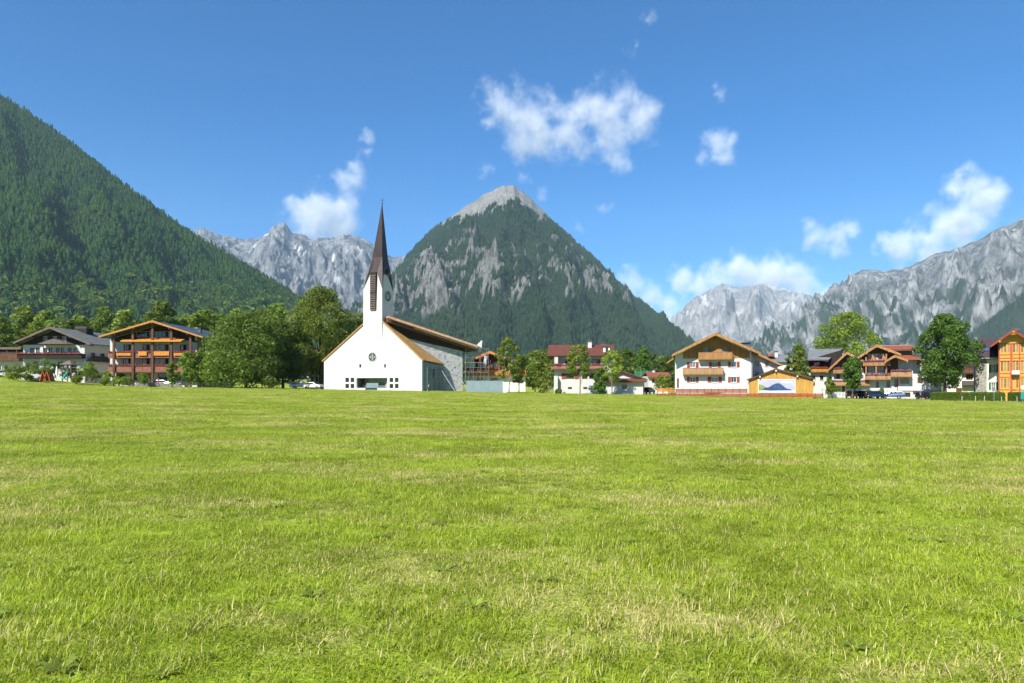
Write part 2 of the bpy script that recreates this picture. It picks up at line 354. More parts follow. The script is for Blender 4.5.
# ------------------------------------------------------------------ mountains
def mountain_material(name, rock_lo, rock_hi, green, pale=(.50, .49, .46), bscale=.02):
    m, N, L, b = newmat(name)
    at = N.new('ShaderNodeAttribute'); at.attribute_name = 'forest'; as_ = N.new('ShaderNodeAttribute'); as_.attribute_name = 'pale'
    n1 = noise_n(N, L, pos_scaled(N, L, (bscale, bscale, bscale*.45)), 1, 10, .74); n2 = noise_n(N, L, pos_scaled(N, L, bscale*.18), 1, 5)
    rock = ramp(N, L, n1, [(.40, rock_lo), (.60, rock_hi)]); rock = mixc(N, L, as_.outputs['Fac'], rock, pale)
    gcol = ramp(N, L, n2, [(.3, tuple(g*.6 for g in green)), (.7, tuple(g*1.4 for g in green))])
    e = N.new('ShaderNodeMath'); e.operation = 'MULTIPLY_ADD'; e.inputs[1].default_value = 1.1; L.new(n1, e.inputs[0]); k = N.new('ShaderNodeMath'); k.operation = 'SUBTRACT'; k.inputs[1].default_value = .55; L.new(at.outputs['Fac'], k.inputs[0]); L.new(k.outputs[0], e.inputs[2])
    r = N.new('ShaderNodeMapRange'); r.inputs[1].default_value = .36; r.inputs[2].default_value = .62; L.new(e.outputs[0], r.inputs[0])
    L.new(mixc(N, L, r.outputs[0], rock, gcol), b.inputs['Base Color']); b.inputs['Roughness'].default_value = .95; b.inputs['Specular IOR Level'].default_value = .05
    bump_n(N, L, b, n1, 1., 34*.02/bscale); MATS[name] = m
mountain_material('rock_forest', (.032, .034, .032), (.215, .212, .195), (.018, .033, .014), (.33, .325, .31), .040)
mountain_material('rock_far', (.06, .066, .078), (.32, .32, .318), (.045, .06, .035), (.62, .62, .62), .010)  # dark low tone puts the bluish shading of far rock into the colour
mountain_material('rock_right', (.055, .06, .068), (.31, .308, .30), (.040, .058, .030), (.58, .575, .56), .012)  # low tone here paints bluish rock shadows into the mottling

def polyl(pts, n):
    p = np.array(pts, float); d = np.concatenate([[0], np.cumsum(np.hypot(np.diff(p[:, 0]), np.diff(p[:, 1])))]); t = np.linspace(0, d[-1], n)
    return np.stack([np.interp(t, d, p[:, k]) for k in range(p.shape[1])], -1)
def mountain(name, ridge, toe, ns, nt, m, prof=1.15, rib=60, ribf=.004, amp=60, nf=.0016, jag=10, back=900, backdrop=.75, base=-30, forest=None, label=None, seed=0., taper=False):
    """ridge: [(px, py, depth)], toe: [(px, depth)]; a sheet from toe line up to the ridge and down the far side"""
    R = polyl([(PX(a, d), d, PZ(b, d)) for a, b, d in ridge], ns); T = polyl([(PX(a, d), d) for a, d in toe], ns)
    s = np.linspace(0, 1, ns); wob = fbm(R[:, 0]*.006+seed, R[:, 0]*0+seed, 5)*jag+ridged(R[:, 0]*.012+seed, R[:, 0]*0+3.3+seed, 4)*jag*1.2-jag*.6
    tf = np.linspace(0, 1, nt); tb = np.linspace(0, 1, max(8, nt//8))[1:]
    tt = tf[:, None]; X = T[None, :, 0]*(1-tt)+R[None, :, 0]*tt; Y = T[None, :, 1]*(1-tt)+R[None, :, 1]*tt
    Z = base+(R[None, :, 2]-base)*tt**prof
    env = np.sin(np.pi*np.clip(tt, 0, 1)**.9)**.7*np.clip((1-tt)*5, 0, 1)+0*X
    env = env*(.3+.7*sstep(1.0, .72, s)*sstep(0., .12, s))[None, :] if taper else env
    along = np.concatenate([[0], np.cumsum(np.hypot(np.diff(R[:, 0]), np.diff(R[:, 1])))])[None, :]
    warp = fbm(X*.0011+seed, Y*.0011, 3)*220
    ribs = ridged((along+warp)*ribf+seed, (Y+Z)*ribf*.16+seed, 6)-.45
    rough = ridged(X*nf+seed, (Y+Z*.6)*nf-seed, 7, 2.07, .6)-.45+.35*fbm(X*nf*9, (Y+Z)*nf*5, 5, 2.1, .62)
    Z = Z+env*(ribs*rib+rough*amp)+wob[None, :]*tt**6
    Xb = R[None, :, 0]+0*tb[:, None]; Yb = R[None, :, 1]+back*tb[:, None]; Zb = R[None, :, 2]*(1-backdrop*tb[:, None])+wob[None, :]*(1-tb[:, None])-20*tb[:, None]
    X = np.vstack([X, Xb]); Y = np.vstack([Y, Yb]); Zf = Z; Z = np.vstack([Z, Zb])
    i = np.arange(X.size).reshape(X.shape); f = np.stack([i[:-1, :-1], i[:-1, 1:], i[1:, 1:], i[1:, :-1]], -1).reshape(-1, 4)
    o = npmesh(name, np.stack([X, Y, Z], -1).reshape(-1, 3), f, m, None, True); tag(o, label, 'mountain', kind='structure')
    gy_, gx_ = np.gradient(Zf); dY = np.gradient(Y[:nt], axis=0); dX = np.gradient(X[:nt], axis=1); slope = np.hypot(gy_/np.maximum(dY, 1), gx_/np.maximum(np.abs(dX), 1))
    fo, pale = forest(X[:nt], Y[:nt], Zf, slope, ribs, rough, tt+0*Zf)
    pad = np.zeros_like(Xb); vattr(o.data, 'forest', np.vstack([fo, pad+fo[-1]])); vattr(o.data, 'pale', np.vstack([pale, pad+pale[-1]]))
    return X[:nt], Y[:nt], Zf, fo
def pxpy(X, Y, Z): return 512+F*X/Y, HOR-F*(Z-CAMH)/Y

# left: steep hillside under dense conifers
hillA = mountain('forested_hill', [(-420, -150, 3000), (-160, -10, 2950), (0, 95, 2800), (60, 137, 2750), (120, 184, 2650), (180, 229, 2550), (230, 259, 2450), (290, 296, 2350), (335, 318, 2300), (380, 340, 2250), (430, 372, 2200)],
    [(-700, 900), (-250, 1050), (0, 1150), (150, 1250), (300, 1500), (420, 1800)], 260, 200, 'rock_forest', 1.1, 120, .0026, 110, .0014, 6, 700, .6, -20,
    lambda X, Y, Z, sl, rb, ro, t: (1+0*X, 0*X), 'steep hillside covered in dark conifer forest', 1.7)
# centre: pyramid peak, forest broken by pale crags, bare rock top
def f_center(X, Y, Z, sl, rb, ro, t):
    n = fbm(X*.0052, (Y+Z)*.0030, 5); n2 = fbm(X*.021+4, (Y+Z)*.0072+2, 5, 2.05, .7); h = Z/1290.
    zone = np.exp(-((h-.45)/.19)**2)*(.55+.45*sstep(350, -300, X))+.30*np.exp(-((h-.62)/.12)**2)*np.exp(-((X-330)/130)**2)
    lf = sstep(150, -450, X); crag = zone*sstep(-.02-.08*lf, .16-.05*lf, .46*n+.92*n2+.30*rb)*1.1
    fo = 1.0-1.6*np.clip(crag, 0, 1)-1.5*sstep(.79, .86, h+.06*n+.08*n2)-.55*sstep(.62, .88, h+.10*n)*sstep(.0, .35, n2+.05)
    return np.clip(fo, 0, 1), .6*sstep(.76, .86, h+.04*n)*(.5+.8*np.clip(n2+.3, 0, 1))+.12*np.clip(crag, 0, 1)
hillC = mountain('pyramid_peak', [(290, 372, 4700), (340, 330, 4700), (374, 297, 4650), (390, 277, 4620), (402, 262, 4600), (413, 250, 4580), (434, 229, 4550), (456, 213, 4500), (470, 204, 4480), (484, 194, 4450), (497, 187.5, 4420), (504, 185, 4400), (513, 185, 4400), (519, 190, 4400), (529, 197, 4400), (541, 208.5, 4400), (567, 234.5, 4360), (592, 256, 4330), (611, 276.5, 4300), (646, 305, 4250), (668, 327, 4200), (682, 346, 4150), (710, 374, 4100)],
    [(250, 3100), (380, 2500), (480, 2150), (540, 2150), (620, 2450), (760, 3000)], 420, 300, 'rock_forest', 1.06, 300, .0033, 190, .0026, 11, 900, .7, -30, f_center, 'pyramid mountain with forested flanks and pale rocky summit', 5.2, True)
# far left grey wall
def f_far(X, Y, Z, sl, rb, ro, t):
    n = fbm(X*.0018, (Y+Z)*.0018, 5); h = Z/Z.max(); n3 = fbm(X*.005+9, (Y+Z)*.0022, 5, 2.05, .6)
    return np.clip(.6*sstep(.50, .22, h+.25*n), 0, 1), np.clip(1.0*sstep(.30, .40, n3)*sstep(.35, .6, h), 0, 1)
mountain('grey_massif', [(90, 300, 8600), (140, 262, 8500), (178, 231, 8400), (205, 228, 8300), (222, 236, 8300), (245, 240, 8300), (262, 237, 8200), (276, 224, 8100), (284, 221, 8100), (292, 233, 8100), (318, 239, 8100), (340, 236, 8000), (356, 235, 8000), (372, 243, 8000), (392, 258, 7900), (410, 256, 7900), (450, 262, 7900), (500, 300, 7900)],
    [(60, 5200), (250, 4900), (360, 5300), (500, 5600)], 460, 290, 'rock_far', .92, 400, .0024, 330, .0015, 30, 900, .5, -30, f_far, 'distant grey rocky massif with snow patches behind the steeple', 8.4)
# far right pale wall under cloud
mountain('pale_cliff_mountain', [(630, 372, 9700), (660, 340, 9700), (680, 318, 9600), (700, 295, 9600), (722, 284, 9500), (742, 288, 9500), (765, 283, 9500), (795, 292, 9400), (830, 300, 9400), (880, 318, 9300), (930, 350, 9300)],
    [(600, 6500), (700, 5900), (800, 6000), (900, 6400)], 320, 240, 'rock_far', .85, 420, .0022, 320, .0014, 26, 900, .5, -30,
    lambda X, Y, Z, sl, rb, ro, t: (np.clip(.6*sstep(.42, .15, Z/Z.max()+.2*fbm(X*.002, Y*.002, 4)), 0, 1), np.clip(.25+.6*sstep(.0, .35, fbm(X*.002+3, (Y+Z)*.002, 4)), 0, 1)), 'hazy pale limestone wall below the long cloud', 2.9)
# right: long ridge climbing out of frame
def f_right(X, Y, Z, sl, rb, ro, t):
    n = fbm(X*.0030, (Y+Z)*.0020, 6, 2.05, .6); n2 = fbm(X*.008+3, (Y+Z)*.0028, 5, 2.05, .62); h = Z/1500.; px, py = pxpy(X, Y, Z)
    talus = sstep(.12, .26, n2)*.8+.5*sstep(.25, .4, rb)
    low = sstep(.05, -.05, (py-(330-.75*(px-975)))*-.02)*sstep(930, 985, px)
    fo = np.maximum(.62*sstep(-.12, .30, -n2+.10)*sstep(.80, .45, h+.2*n), .95*low*(1-.6*sstep(.2, .3, n2)))+.15*sstep(.45, .2, h)
    return np.clip(fo, 0, 1), np.clip(talus*.6, 0, 1)
hillR = mountain('limestone_ridge', [(720, 380, 7400), (745, 356, 7300), (770, 336, 7200), (800, 318, 7000), (826, 296, 6900), (848, 279, 6800), (862, 270, 6750), (885, 271, 6600), (908, 266, 6450), (930, 256, 6300), (952, 250, 6200), (975, 240, 6050), (1000, 228, 5900), (1030, 216, 5700), (1090, 190, 5400), (1200, 150, 5100), (1400, 130, 5000)],
    [(700, 5200), (800, 4300), (900, 3700), (1050, 3100), (1500, 2600)], 620, 330, 'rock_right', .95, 330, .0030, 270, .0019, 20, 900, .6, -30, f_right, 'long rocky limestone ridge with scree and scrub on the right', 6.1)

# conifers of the forests
def conifer(rng, tiers=5, sides=7):
    V_ = []; F_ = []
    for k in range(tiers):
        z0 = .10+.80*k/tiers; z1 = z0+1.5*.9/tiers if k < tiers-1 else 1.0; r = .19*(1-k/tiers)**.8+.015; a0 = rng.rand()*6; i = len(V_)
        for j in range(sides):
            a = a0+6.283*j/sides; rr = r*(.7+.6*rng.rand()); V_.append((rr*math.cos(a), rr*math.sin(a), z0-.03*rng.rand()))
        V_.append((0, 0, min(z1, 1.)))
        F_ += [(i+j, i+(j+1) % sides, i+sides) for j in range(sides)]
    return np.array(V_), np.array(F_)
cr = np.random.RandomState(5)
cp = [proto('conifer', *conifer(cr), 'needle') for _ in range(5)]; cpf = [proto('conifer', *conifer(cr, 4, 6), 'needle_far') for _ in range(3)]
def rotund(rng):
    V_, F_ = [], []; n = 60
    for _ in range(n):
        d = rng.randn(3); d /= np.linalg.norm(d); d[2] = abs(d[2])*.9-.2; c = np.array([d[0]*.3, d[1]*.3, .52+d[2]*.42])*(.8+.3*rng.rand()); u = rng.randn(3)*.13; w = rng.randn(3)*.13; i = len(V_)
        V_ += [c-u-w, c+u-w, c+u+w, c-u+w]; F_.append((i, i+1, i+2, i+3))
    return np.array(V_), np.array(F_)
bp = [proto('broadleaf', *rotund(cr), m_) for m_ in ('leaf_mid', 'leaf_mid', 'leaf_deep')]
def forest(name, hill, n, hmin, hmax, protos, label, thr=.55, cond=None, wmul=1.):
    X, Y, Z, fo = hill; nt, ns = X.shape; r = np.random.RandomState(n)
    u = r.rand(n*3)*(ns-1.01); v = r.rand(n*3)*(nt-1.01); i = u.astype(int); j = v.astype(int); a = u-i; b = v-j
    def smp(A): return (A[j, i]*(1-a)+A[j, i+1]*a)*(1-b)+(A[j+1, i]*(1-a)+A[j+1, i+1]*a)*b
    x, y, z, f = smp(X), smp(Y), smp(Z), smp(fo)
    wcell = np.hypot(np.gradient(X, axis=1), np.gradient(Y, axis=1)); acc = r.rand(n*3) < smp(wcell)/wcell.max()*1.0
    px, py = pxpy(x, y, z); k = acc & (f > thr-.25*r.rand(n*3)) & (px > -120) & (px < 1160) & (py > 60) & (py < 372)
    if cond is not None: k &= cond(px, py, x, y, z, r)
    x, y, z = x[k][:n], y[k][:n], z[k][:n]; m_ = len(x); print(name, m_)
    h = hmin+(hmax-hmin)*r.rand(m_)*(.6+.4*r.rand(m_)); w = h*(1.0+.6*r.rand(m_))*wmul
    o = scatter(name, np.stack([x, y, z-1.5], -1), np.stack([r.randn(m_)*.03, r.randn(m_)*.03, r.rand(m_)*6.28], -1), np.stack([w, w, h], -1), r.randint(0, len(protos), m_), protos)
    return tag(o, label, 'forest', kind='stuff')
forest('conifer_forest', hillA, 40000, 9, 36, cp, 'dense conifer forest on the steep hillside at left')
forest('broadleaf_wood', hillA, 6500, 14, 22, bp, 'brighter broadleaf wood along the foot of the left hillside', cond=lambda px, py, x, y, z, r: (py > 276+34*r.rand(len(px))) & (py < 330))
forest('mountain_forest', hillC, 42000, 16, 29, cpf, 'conifer forest on the pyramid mountain', .62)
forest('scrub_forest', hillR, 16000, 14, 24, cpf, 'conifer forest on the lower flank of the right ridge', .8)

# ------------------------------------------------------------------ building helpers (local frame: x right, y back, z up; front wall at y = 0)
class Site:
    """turns rows and columns of the photograph into metres on a wall plane standing at depth Y0, turned by -rot degrees"""
    def __init__(s, pxc, Y0, basepy, rot=0):
        s.pxc, s.Y0 = pxc, Y0; s.loc = (PX(pxc, Y0), Y0, PZ(basepy, Y0)); s.c, s.s = math.cos(math.radians(rot)), math.sin(math.radians(rot)); s.rz = -math.radians(rot)
    def x(s, px): r = (px-512)/F; return (r*s.Y0-s.loc[0])/(s.c+r*s.s)
    def z(s, py): return PZ(py, s.Y0)-s.loc[2]
    def at(s, y):
        """the same frame for pieces standing y in front of (negative) or behind the wall plane"""
        q = Site.__new__(Site); q.__dict__.update(s.__dict__); q.Y0 = s.Y0+y; return q
    def op(s, x0, y0, x1, y1): return (s.x(x0), s.x(x1), s.z(y1), s.z(y0))
FRONT = (Vector((1, 0, 0)), Vector((0, -1, 0)))
def facade(mb, o, u, n, w0, w1, z0, top, ops, recess=.22, extra=()):
    """wall in the plane through o (u right, n outward) between w0..w1, from z0 up to top(w), with rectangular openings cut out and their reveals"""
    o, u, n = Vector(o), Vector(u), Vector(n); zz = Vector((0, 0, 1))
    cuts = sorted(set([w0, w1]+[c for p in ops for c in p[:2] if w0 < c < w1]+[c for c in extra if w0 < c < w1]))
    P = lambda a, z, d=0: o+u*a+zz*z-n*d
    for a, b in zip(cuts, cuts[1:]):
        col = sorted([p for p in ops if p[0] < (a+b)/2 < p[1]], key=lambda p: p[2]); z = z0
        for p in col:
            if p[2] > z+1e-4: mb.poly([P(a, z), P(b, z), P(b, p[2]), P(a, p[2])])
            z = p[3]
        mb.poly([P(a, z), P(b, z), P(b, top(b)), P(a, top(a))])
    for a, b, c, d in ops:
        mb.poly([P(a, c), P(a, d), P(a, d, recess), P(a, c, recess)]); mb.poly([P(b, c), P(b, c, recess), P(b, d, recess), P(b, d)])
        mb.poly([P(a, d), P(b, d), P(b, d, recess), P(a, d, recess)]); mb.poly([P(a, c), P(a, c, recess), P(b, c, recess), P(b, c)])
def window(par, o, u, n, op, frame='frame_white', pane='glass', mull=1, trans=0, shutter=None, sill=None, recess=.22, bar=.07, name='window', surround=None):
    o, u, n = Vector(o), Vector(u), Vector(n); zz = Vector((0, 0, 1)); a, b, c, d = op; q = o-n*(recess-.02)
    fm = MB()
    fm.obox(q+u*a+zz*c, u, zz, n, b-a, bar, .07); fm.obox(q+u*a+zz*(d-bar), u, zz, n, b-a, bar, .07)
    fm.obox(q+u*a+zz*(c+bar), u, zz, n, bar, d-c-2*bar, .068); fm.obox(q+u*(b-bar)+zz*(c+bar), u, zz, n, bar, d-c-2*bar, .068)
    w = fm.build(name, frame, par)
    for k in range(mull):
        x = a+(b-a)*(k+1)/(mull+1)-bar*.4; MB().obox(q+u*x+zz*(c+bar), u, zz, n, bar*.8, d-c-2*bar, .055).build('mullion', frame, w)
    for k in range(trans):
        z = c+(d-c)*(k+1)/(trans+1)-bar*.35; MB().obox(q+u*(a+bar)+zz*z, u, zz, n, b-a-2*bar, bar*.7, .045).build('transom', frame, w)
    MB().obox(q+u*a+zz*c-n*.015, u, zz, n, b-a, d-c, .03).build('pane', pane, w)
    if sill: MB().obox(o+u*(a-.06)+zz*(c-.09), u, zz, n, b-a+.12, .07, .12).build('sill', sill, w)
    if surround:
        s = MB(); e = .13
        s.obox(o+u*(a-e)+zz*(d+.003), u, zz, n, b-a+2*e, e, .03); s.obox(o+u*(a-e)+zz*(c), u, zz, n, e-.003, d-c, .03); s.obox(o+u*(b+.003)+zz*(c), u, zz, n, e-.003, d-c, .03); s.build('surround', surround, w)
    if shutter:
        sw = (b-a)*.5
        for x in (a-sw-.03, b+.03):
            s = MB(); s.obox(o+u*x+zz*(c-.03), u, zz, n, sw, d-c+.06, .045)
            sh = s.build('shutter', shutter, par)
            k = MB()
            for j in range(5): k.obox(o+u*(x+.07)+zz*(c+.06+(d-c-.12)*j/5)+n*.045, u, zz, n, sw-.14, (d-c)/5*.55, .018)
            k.build('louvre', shutter, sh)
    return w
def windows(par, ops, o=(0, 0, 0), u=FRONT[0], n=FRONT[1], **k):
    for i, p in enumerate(ops):
        kk = dict(k)
        if 'panes' in kk: L_ = kk.pop('panes'); kk['pane'] = L_[i % len(L_)]
        window(par, o, u, n, p, **kk)
def door(par, op, m='frame_brown', o=(0, 0, 0), u=FRONT[0], n=FRONT[1], recess=.22):
    o, u, n = Vector(o), Vector(u), Vector(n); zz = Vector((0, 0, 1)); a, b, c, d = op
    dr = MB().obox(o-n*recess+u*a+zz*c, u, zz, n, b-a, d-c, .06).build('door', m, par)
    p = MB()
    for z0, z1 in ((.12, .45), (.55, .9)): p.obox(o-n*(recess-.06)+u*(a+.12)+zz*(c+(d-c)*z0), u, zz, n, b-a-.24, (d-c)*(z1-z0), .025)
    p.build('door_panel', m, dr); MB().obox(o-n*(recess-.06)+u*(b-.16)+zz*(c+(d-c)*.48), u, zz, n, .05, .16, .06).build('handle', 'steel', dr)
def body(par, name, m, x0, x1, depth, z0, top, ops=(), extra=(), side_ops_r=(), side_ops_l=(), y0=0., recess=.22):
    """closed shell of walls"""
    mb = MB(); facade(mb, (0, y0, 0), (1, 0, 0), (0, -1, 0), x0, x1, z0, top, list(ops), recess, extra)
    facade(mb, (x1, y0, 0), (0, 1, 0), (1, 0, 0), 0, depth, z0, lambda a: top(x1), list(side_ops_r), recess)
    facade(mb, (x0, y0, 0), (0, 1, 0), (-1, 0, 0), 0, depth, z0, lambda a: top(x0), list(side_ops_l), recess)
    facade(mb, (0, y0+depth, 0), (1, 0, 0), (0, 1, 0), x0, x1, z0, top, [], recess, extra)
    return mb.build(name, m, par)
def gable_top(xa, za, xl, zl, xr, zr):
    def t(x): return zl+(za-zl)*(x-xl)/(xa-xl) if x <= xa else za+(zr-za)*(x-xa)/(xr-xa)
    return t
def under(xa, za, xl, zl, xr, zr, g=.26):
    t = gable_top(xa, za, xl, zl, xr, zr); return lambda x: t(x)-g
def gable_roof(par, xa, za, xl, zl, xr, zr, y0, y1, th=.22, m='roof_tile_red', fascia='wood_honey', fh=.34, purlins=(.0, .5, .95), pm='wood_honey', ribs=0, ridge=None):
    """roof with front verge: outline apex (xa,za), eaves (xl,zl),(xr,zr), from y0 (front edge) to y1"""
    out = []
    for sx, (xe, ze) in ((-1, (xl, zl)), (1, (xr, zr))):
        d = Vector((xe-xa, 0, ze-za)); ln = d.length; d.normalize(); nn = Vector((-d.z, 0, d.x)) if d.x > 0 else Vector((d.z, 0, -d.x))
        if nn.z < 0: nn = -nn
        A = Vector((xa, y0, za)); E = Vector((xe, y0, ze))
        s = MB().prism([A-Vector((0, 0, th)), E-nn*th, E, A], (0, y1-y0, 0)).build('roof_slope', m, par); out.append(s)
        # courses: raised battens / tile rows give the slope its relief
        if ribs:
            k = MB(); nr = max(2, int(ln/ribs))
            for j in range(nr): k.obox(A+d*(ln*(j+.15)/nr)+Vector((0, .02, 0))-nn*.02, d, (0, 1, 0), nn, ln/nr*.8, y1-y0-.04, .05)
            k.build('tile_course', m, s)
        if fascia:
            MB().prism([A+Vector((0, -.05, .06)), E+Vector((0, -.05, .03))+d*.05, E+Vector((0, -.05, 0))+d*.05-Vector((0, 0, fh)), A+Vector((0, -.05, -fh*1.15))], (0, .09, 0)).build('bargeboard', fascia, par)
        for t in purlins:
            if t == 0 and sx > 0: continue
            p = A+d*(ln*t); q = p-Vector((0, 0, th+.16))
            MB().box((q.x-.11, y0-.12, q.z-.2), (q.x+.11, y0+1.6, q.z+.06)).build('purlin', pm, par)
    if ridge: MB().box((xa-.12, y0, za-.02), (xa+.12, y1, za+.09)).build('ridge_cap', ridge, par)
    return out
def balcony(par, x0, x1, z0, z1, depth=1.2, m='wood_honey', y0=0., board=.16, flowers=None, post=None, slab='wood_brown', gap=.02, name='balcony'):
    b = MB().box((x0, y0-depth, z0-.14), (x1, y0+.002, z0)).build(name, slab, par)
    k = MB(); n = max(3, int((x1-x0)/board)); rr = random.Random(int(x0*100)+int(z0*70))
    for j in range(n):
        a = x0+(x1-x0)*j/n; e = rr.uniform(-.008, .008); k.box((a+gap/2, y0-depth-.045+e, z0-.16), (a+(x1-x0)/n-gap/2, y0-depth-.012+e, z1-.06))
    for sx in (x0, x1):
        nd = max(2, int(depth/board))
        for j in range(nd): k.box((sx-.018, y0-depth+depth*j/nd+gap/2, z0-.16), (sx+.018, y0-depth+depth*(j+1)/nd-gap/2, z1-.06))
    k.build('railing', m, b)
    MB().box((x0-.06, y0-depth-.09, z1-.06), (x1+.06, y0-depth+.06, z1+.02)).build('handrail', m, b)
    MB().box((x0-.03, y0-depth-.07, z0-.02), (x1+.03, y0-depth-.046, z0+.08)).build('rail', m, b)
    if flowers:
        f = MB()
        for j in range(int((x1-x0)/.11)):
            for q in range(3):
                c = Vector((x0+.1+(x1-x0-.2)*rr.random(), y0-depth-.06-rr.random()*.16, z1+.02+rr.uniform(-.10, .17))); s = rr.uniform(.05, .10)
                u = Vector((rr.uniform(-1, 1), rr.uniform(-1, 1), rr.uniform(-1, 1)))*s; v = Vector((rr.uniform(-1, 1), rr.uniform(-1, 1), rr.uniform(-1, 1)))*s
                f.poly([c-u-v, c+u-v, c+u+v, c-u+v])
        f.build('flowers', flowers, b)
        MB().box((x0+.05, y0-depth-.24, z1-.16), (x1-.05, y0-depth-.092, z1-.01)).build('flower_box', 'wood_brown', b)
    return b
def chimney(par, x, y, z0, z1, w=.7, m='plaster', cap='roof_grey'):
    c = MB().box((x-w/2, y-w/2, z0), (x+w/2, y+w/2, z1)).build('chimney', m, par)
    MB().box((x-w/2-.08, y-w/2-.08, z1), (x+w/2+.08, y+w/2+.08, z1+.1)).box((x-w/2+.05, y-w/2+.05, z1+.1), (x+w/2-.05, y+w/2-.05, z1+.28)).box((x-w/2-.1, y-w/2-.1, z1+.28), (x+w/2+.1, y+w/2+.1, z1+.35)).build('chimney_cap', cap, c)
def planks(par, name, m, x0, x1, z0, top, y, w=.22, th=.04, step=.0, hole=None):
    k = MB(); n = max(2, int((x1-x0)/w)); rr = random.Random(n)
    for j in range(n):
        a, b = x0+(x1-x0)*j/n+.008, x0+(x1-x0)*(j+1)/n-.008; t = th+rr.uniform(-.012, .012)
        k.prism([(a, y, z0), (b, y, z0), (b, y, top(b)), (a, y, top(a))], (0, -t, 0))
    return k.build(name, m, par)

# ================================================================== church
ch = thing('church', (-27.5, 133.8, .72), 'white church with slender brown spire under renovation in the meadow', 'church', rz=math.radians(-20))
def cx(px): r = (px-512)/F; return (133.8*r+27.5)/(.94+.342*r)
def cz(py, x=0, y=0.): return CAMH+(HOR-py)/F*(133.8-.342*x+.94*y)-.72
def cop(x0, y0, x1, y1):
    a, b = cx(x0), cx(x1); return (a, b, cz(y1, a), cz(y0, a))
xl, xr, tl, tr = -11.03, 11.03, -1.75, 2.5
def fac_top(x):
    return 6.0+(12.9-6.0)*(x-xl)/(tl-xl) if x <= tl else (13.25-(13.25-5.75)*(x-tr)/(xr-tr) if x >= tr else 12.9+(13.25-12.9)*(x-tl)/(tr-tl))
small = [cop(359.3, 364.2, 361.2, 367.6), cop(384.1, 364.2, 385.9, 367.6)]
four = [cop(a, b, a+3.6, b+4.3) for a in (345.4, 350.6, 389.6, 394.9) for b in (377.8, 383.9)]
entry = cop(356.5, 378, 387.2, 387.9); edoor = cop(365.3, 387.9, 377.2, 392); edoor = (edoor[0], edoor[1], -.3, entry[2])
mb = MB(); facade(mb, (0, 0, 0), (1, 0, 0), (0, -1, 0), xl, xr, -.6, lambda x: fac_top(x)+.12, small+four+[entry, edoor], .5, (tl, tr))
facade(mb, (xr, 0, 0), (0, 1, 0), (1, 0, 0), 0, .5, -.6, lambda a: 5.75, [], .2); facade(mb, (xl, 0, 0), (0, 1, 0), (-1, 0, 0), 0, 12, -.6, lambda a: 6.0, [], .2)
mb.build('facade_wall', 'plaster_new', ch)
windows(ch, small, recess=.35, mull=0, frame='frame_brown'); windows(ch, four, recess=.2, mull=0, frame='frame_brown', bar=.05)
# porch recess
a, b, c, d = entry
pr = MB().box((a-.2, 1.6, -.5), (b+.2, 1.75, d+.3)).box((a-.2, .5, d), (b+.2, 1.6, d+.2)).box((a-.2, .5, -.5), (a, 1.6, d)).box((b, .5, -.5), (b+.2, 1.6, d)).build('porch', 'glass_green', ch)
MB().box((a, 1.52, c-.3), (a+.9, 1.59, d-.05)).build('porch_window', 'glass', pr); MB().box((a+1.0, 1.54, c), (a+1.75, 1.59, d-.1)).build('porch_pillar', 'wood_grey', pr)
MB().box((edoor[0], .42, -.3), (edoor[1], .5, edoor[3]+.95)).build('door', 'hoarding', ch); dd = MB()
for k in range(6): dd.box((edoor[0]+.06+(edoor[1]-edoor[0]-.1)*k/6, .38, -.2), (edoor[0]+.06+(edoor[1]-edoor[0]-.1)*(k+.8)/6, .42, edoor[3]+.85))
dd.build('door_panel', 'hoarding', ch)
# rose window
rx, rz_, rr_ = cx(372.4), cz(357, 0), 1.0
rw = MB()
for k in range(24):
    t0, t1 = 2*math.pi*k/24, 2*math.pi*(k+1)/24
    P = lambda t, r, y: (rx+r*math.cos(t), y, rz_+r*math.sin(t))
    rw.poly([P(t0, 1., -.06), P(t1, 1., -.06), P(t1, .82, -.06), P(t0, .82, -.06)]); rw.poly([P(t0, 1., -.06), P(t0, 1., .0), P(t1, 1., .0), P(t1, 1., -.06)]); rw.poly([P(t0, .82, -.06), P(t1, .82, -.06), P(t1, .82, -.012), P(t0, .82, -.012)])
ro = rw.build('rose_window', 'concrete', ch)
MB().poly([(rx+.84*math.cos(k*.2618), -.014, rz_+.84*math.sin(k*.2618)) for k in range(24)]).build('pane', 'glass', ro)
MB().box((rx-.05, -.05, rz_-.82), (rx+.05, -.018, rz_+.82)).build('mullion', 'concrete', ro); MB().box((rx-.82, -.049, rz_-.05), (rx-.051, -.018, rz_+.05)).box((rx+.051, -.049, rz_-.05), (rx+.82, -.018, rz_+.05)).build('transom', 'concrete', ro)
rg = MB()
for k in range(16):
    t0, t1 = 2*math.pi*k/16, 2*math.pi*(k+1)/16; rg.prism([(rx+r*math.cos(t), -.04, rz_+r*math.sin(t)) for t, r in ((t0, .47), (t1, .47), (t1, .40), (t0, .40))], (0, .02, 0))
rg.build('tracery', 'concrete', ro)
# verges and roofs of the front block
def strip(name, p, q, h, y0, y1, m):
    p, q = Vector(p), Vector(q); MB().prism([(p.x, y0, p.z), (q.x, y0, q.z), (q.x, y0, q.z-h), (p.x, y0, p.z-h)], (0, y1-y0, 0)).build(name, m, ch)
strip('verge_board', (tl, 0, 13.25), (xl-.35, 0, 6.0), .26, -.25, .12, 'plank_tan'); strip('verge_board', (tr+.02, 0, 13.55), (xr+.35, 0, 5.85), .26, -.25, .12, 'plank_tan')
MB().prism([(tl, .12, 13.2), (xl-.35, .12, 5.95), (xl-.35, .12, 5.8), (tl, .12, 13.0)], (0, 12, 0)).build('roof_slope', 'roof_slate', ch)
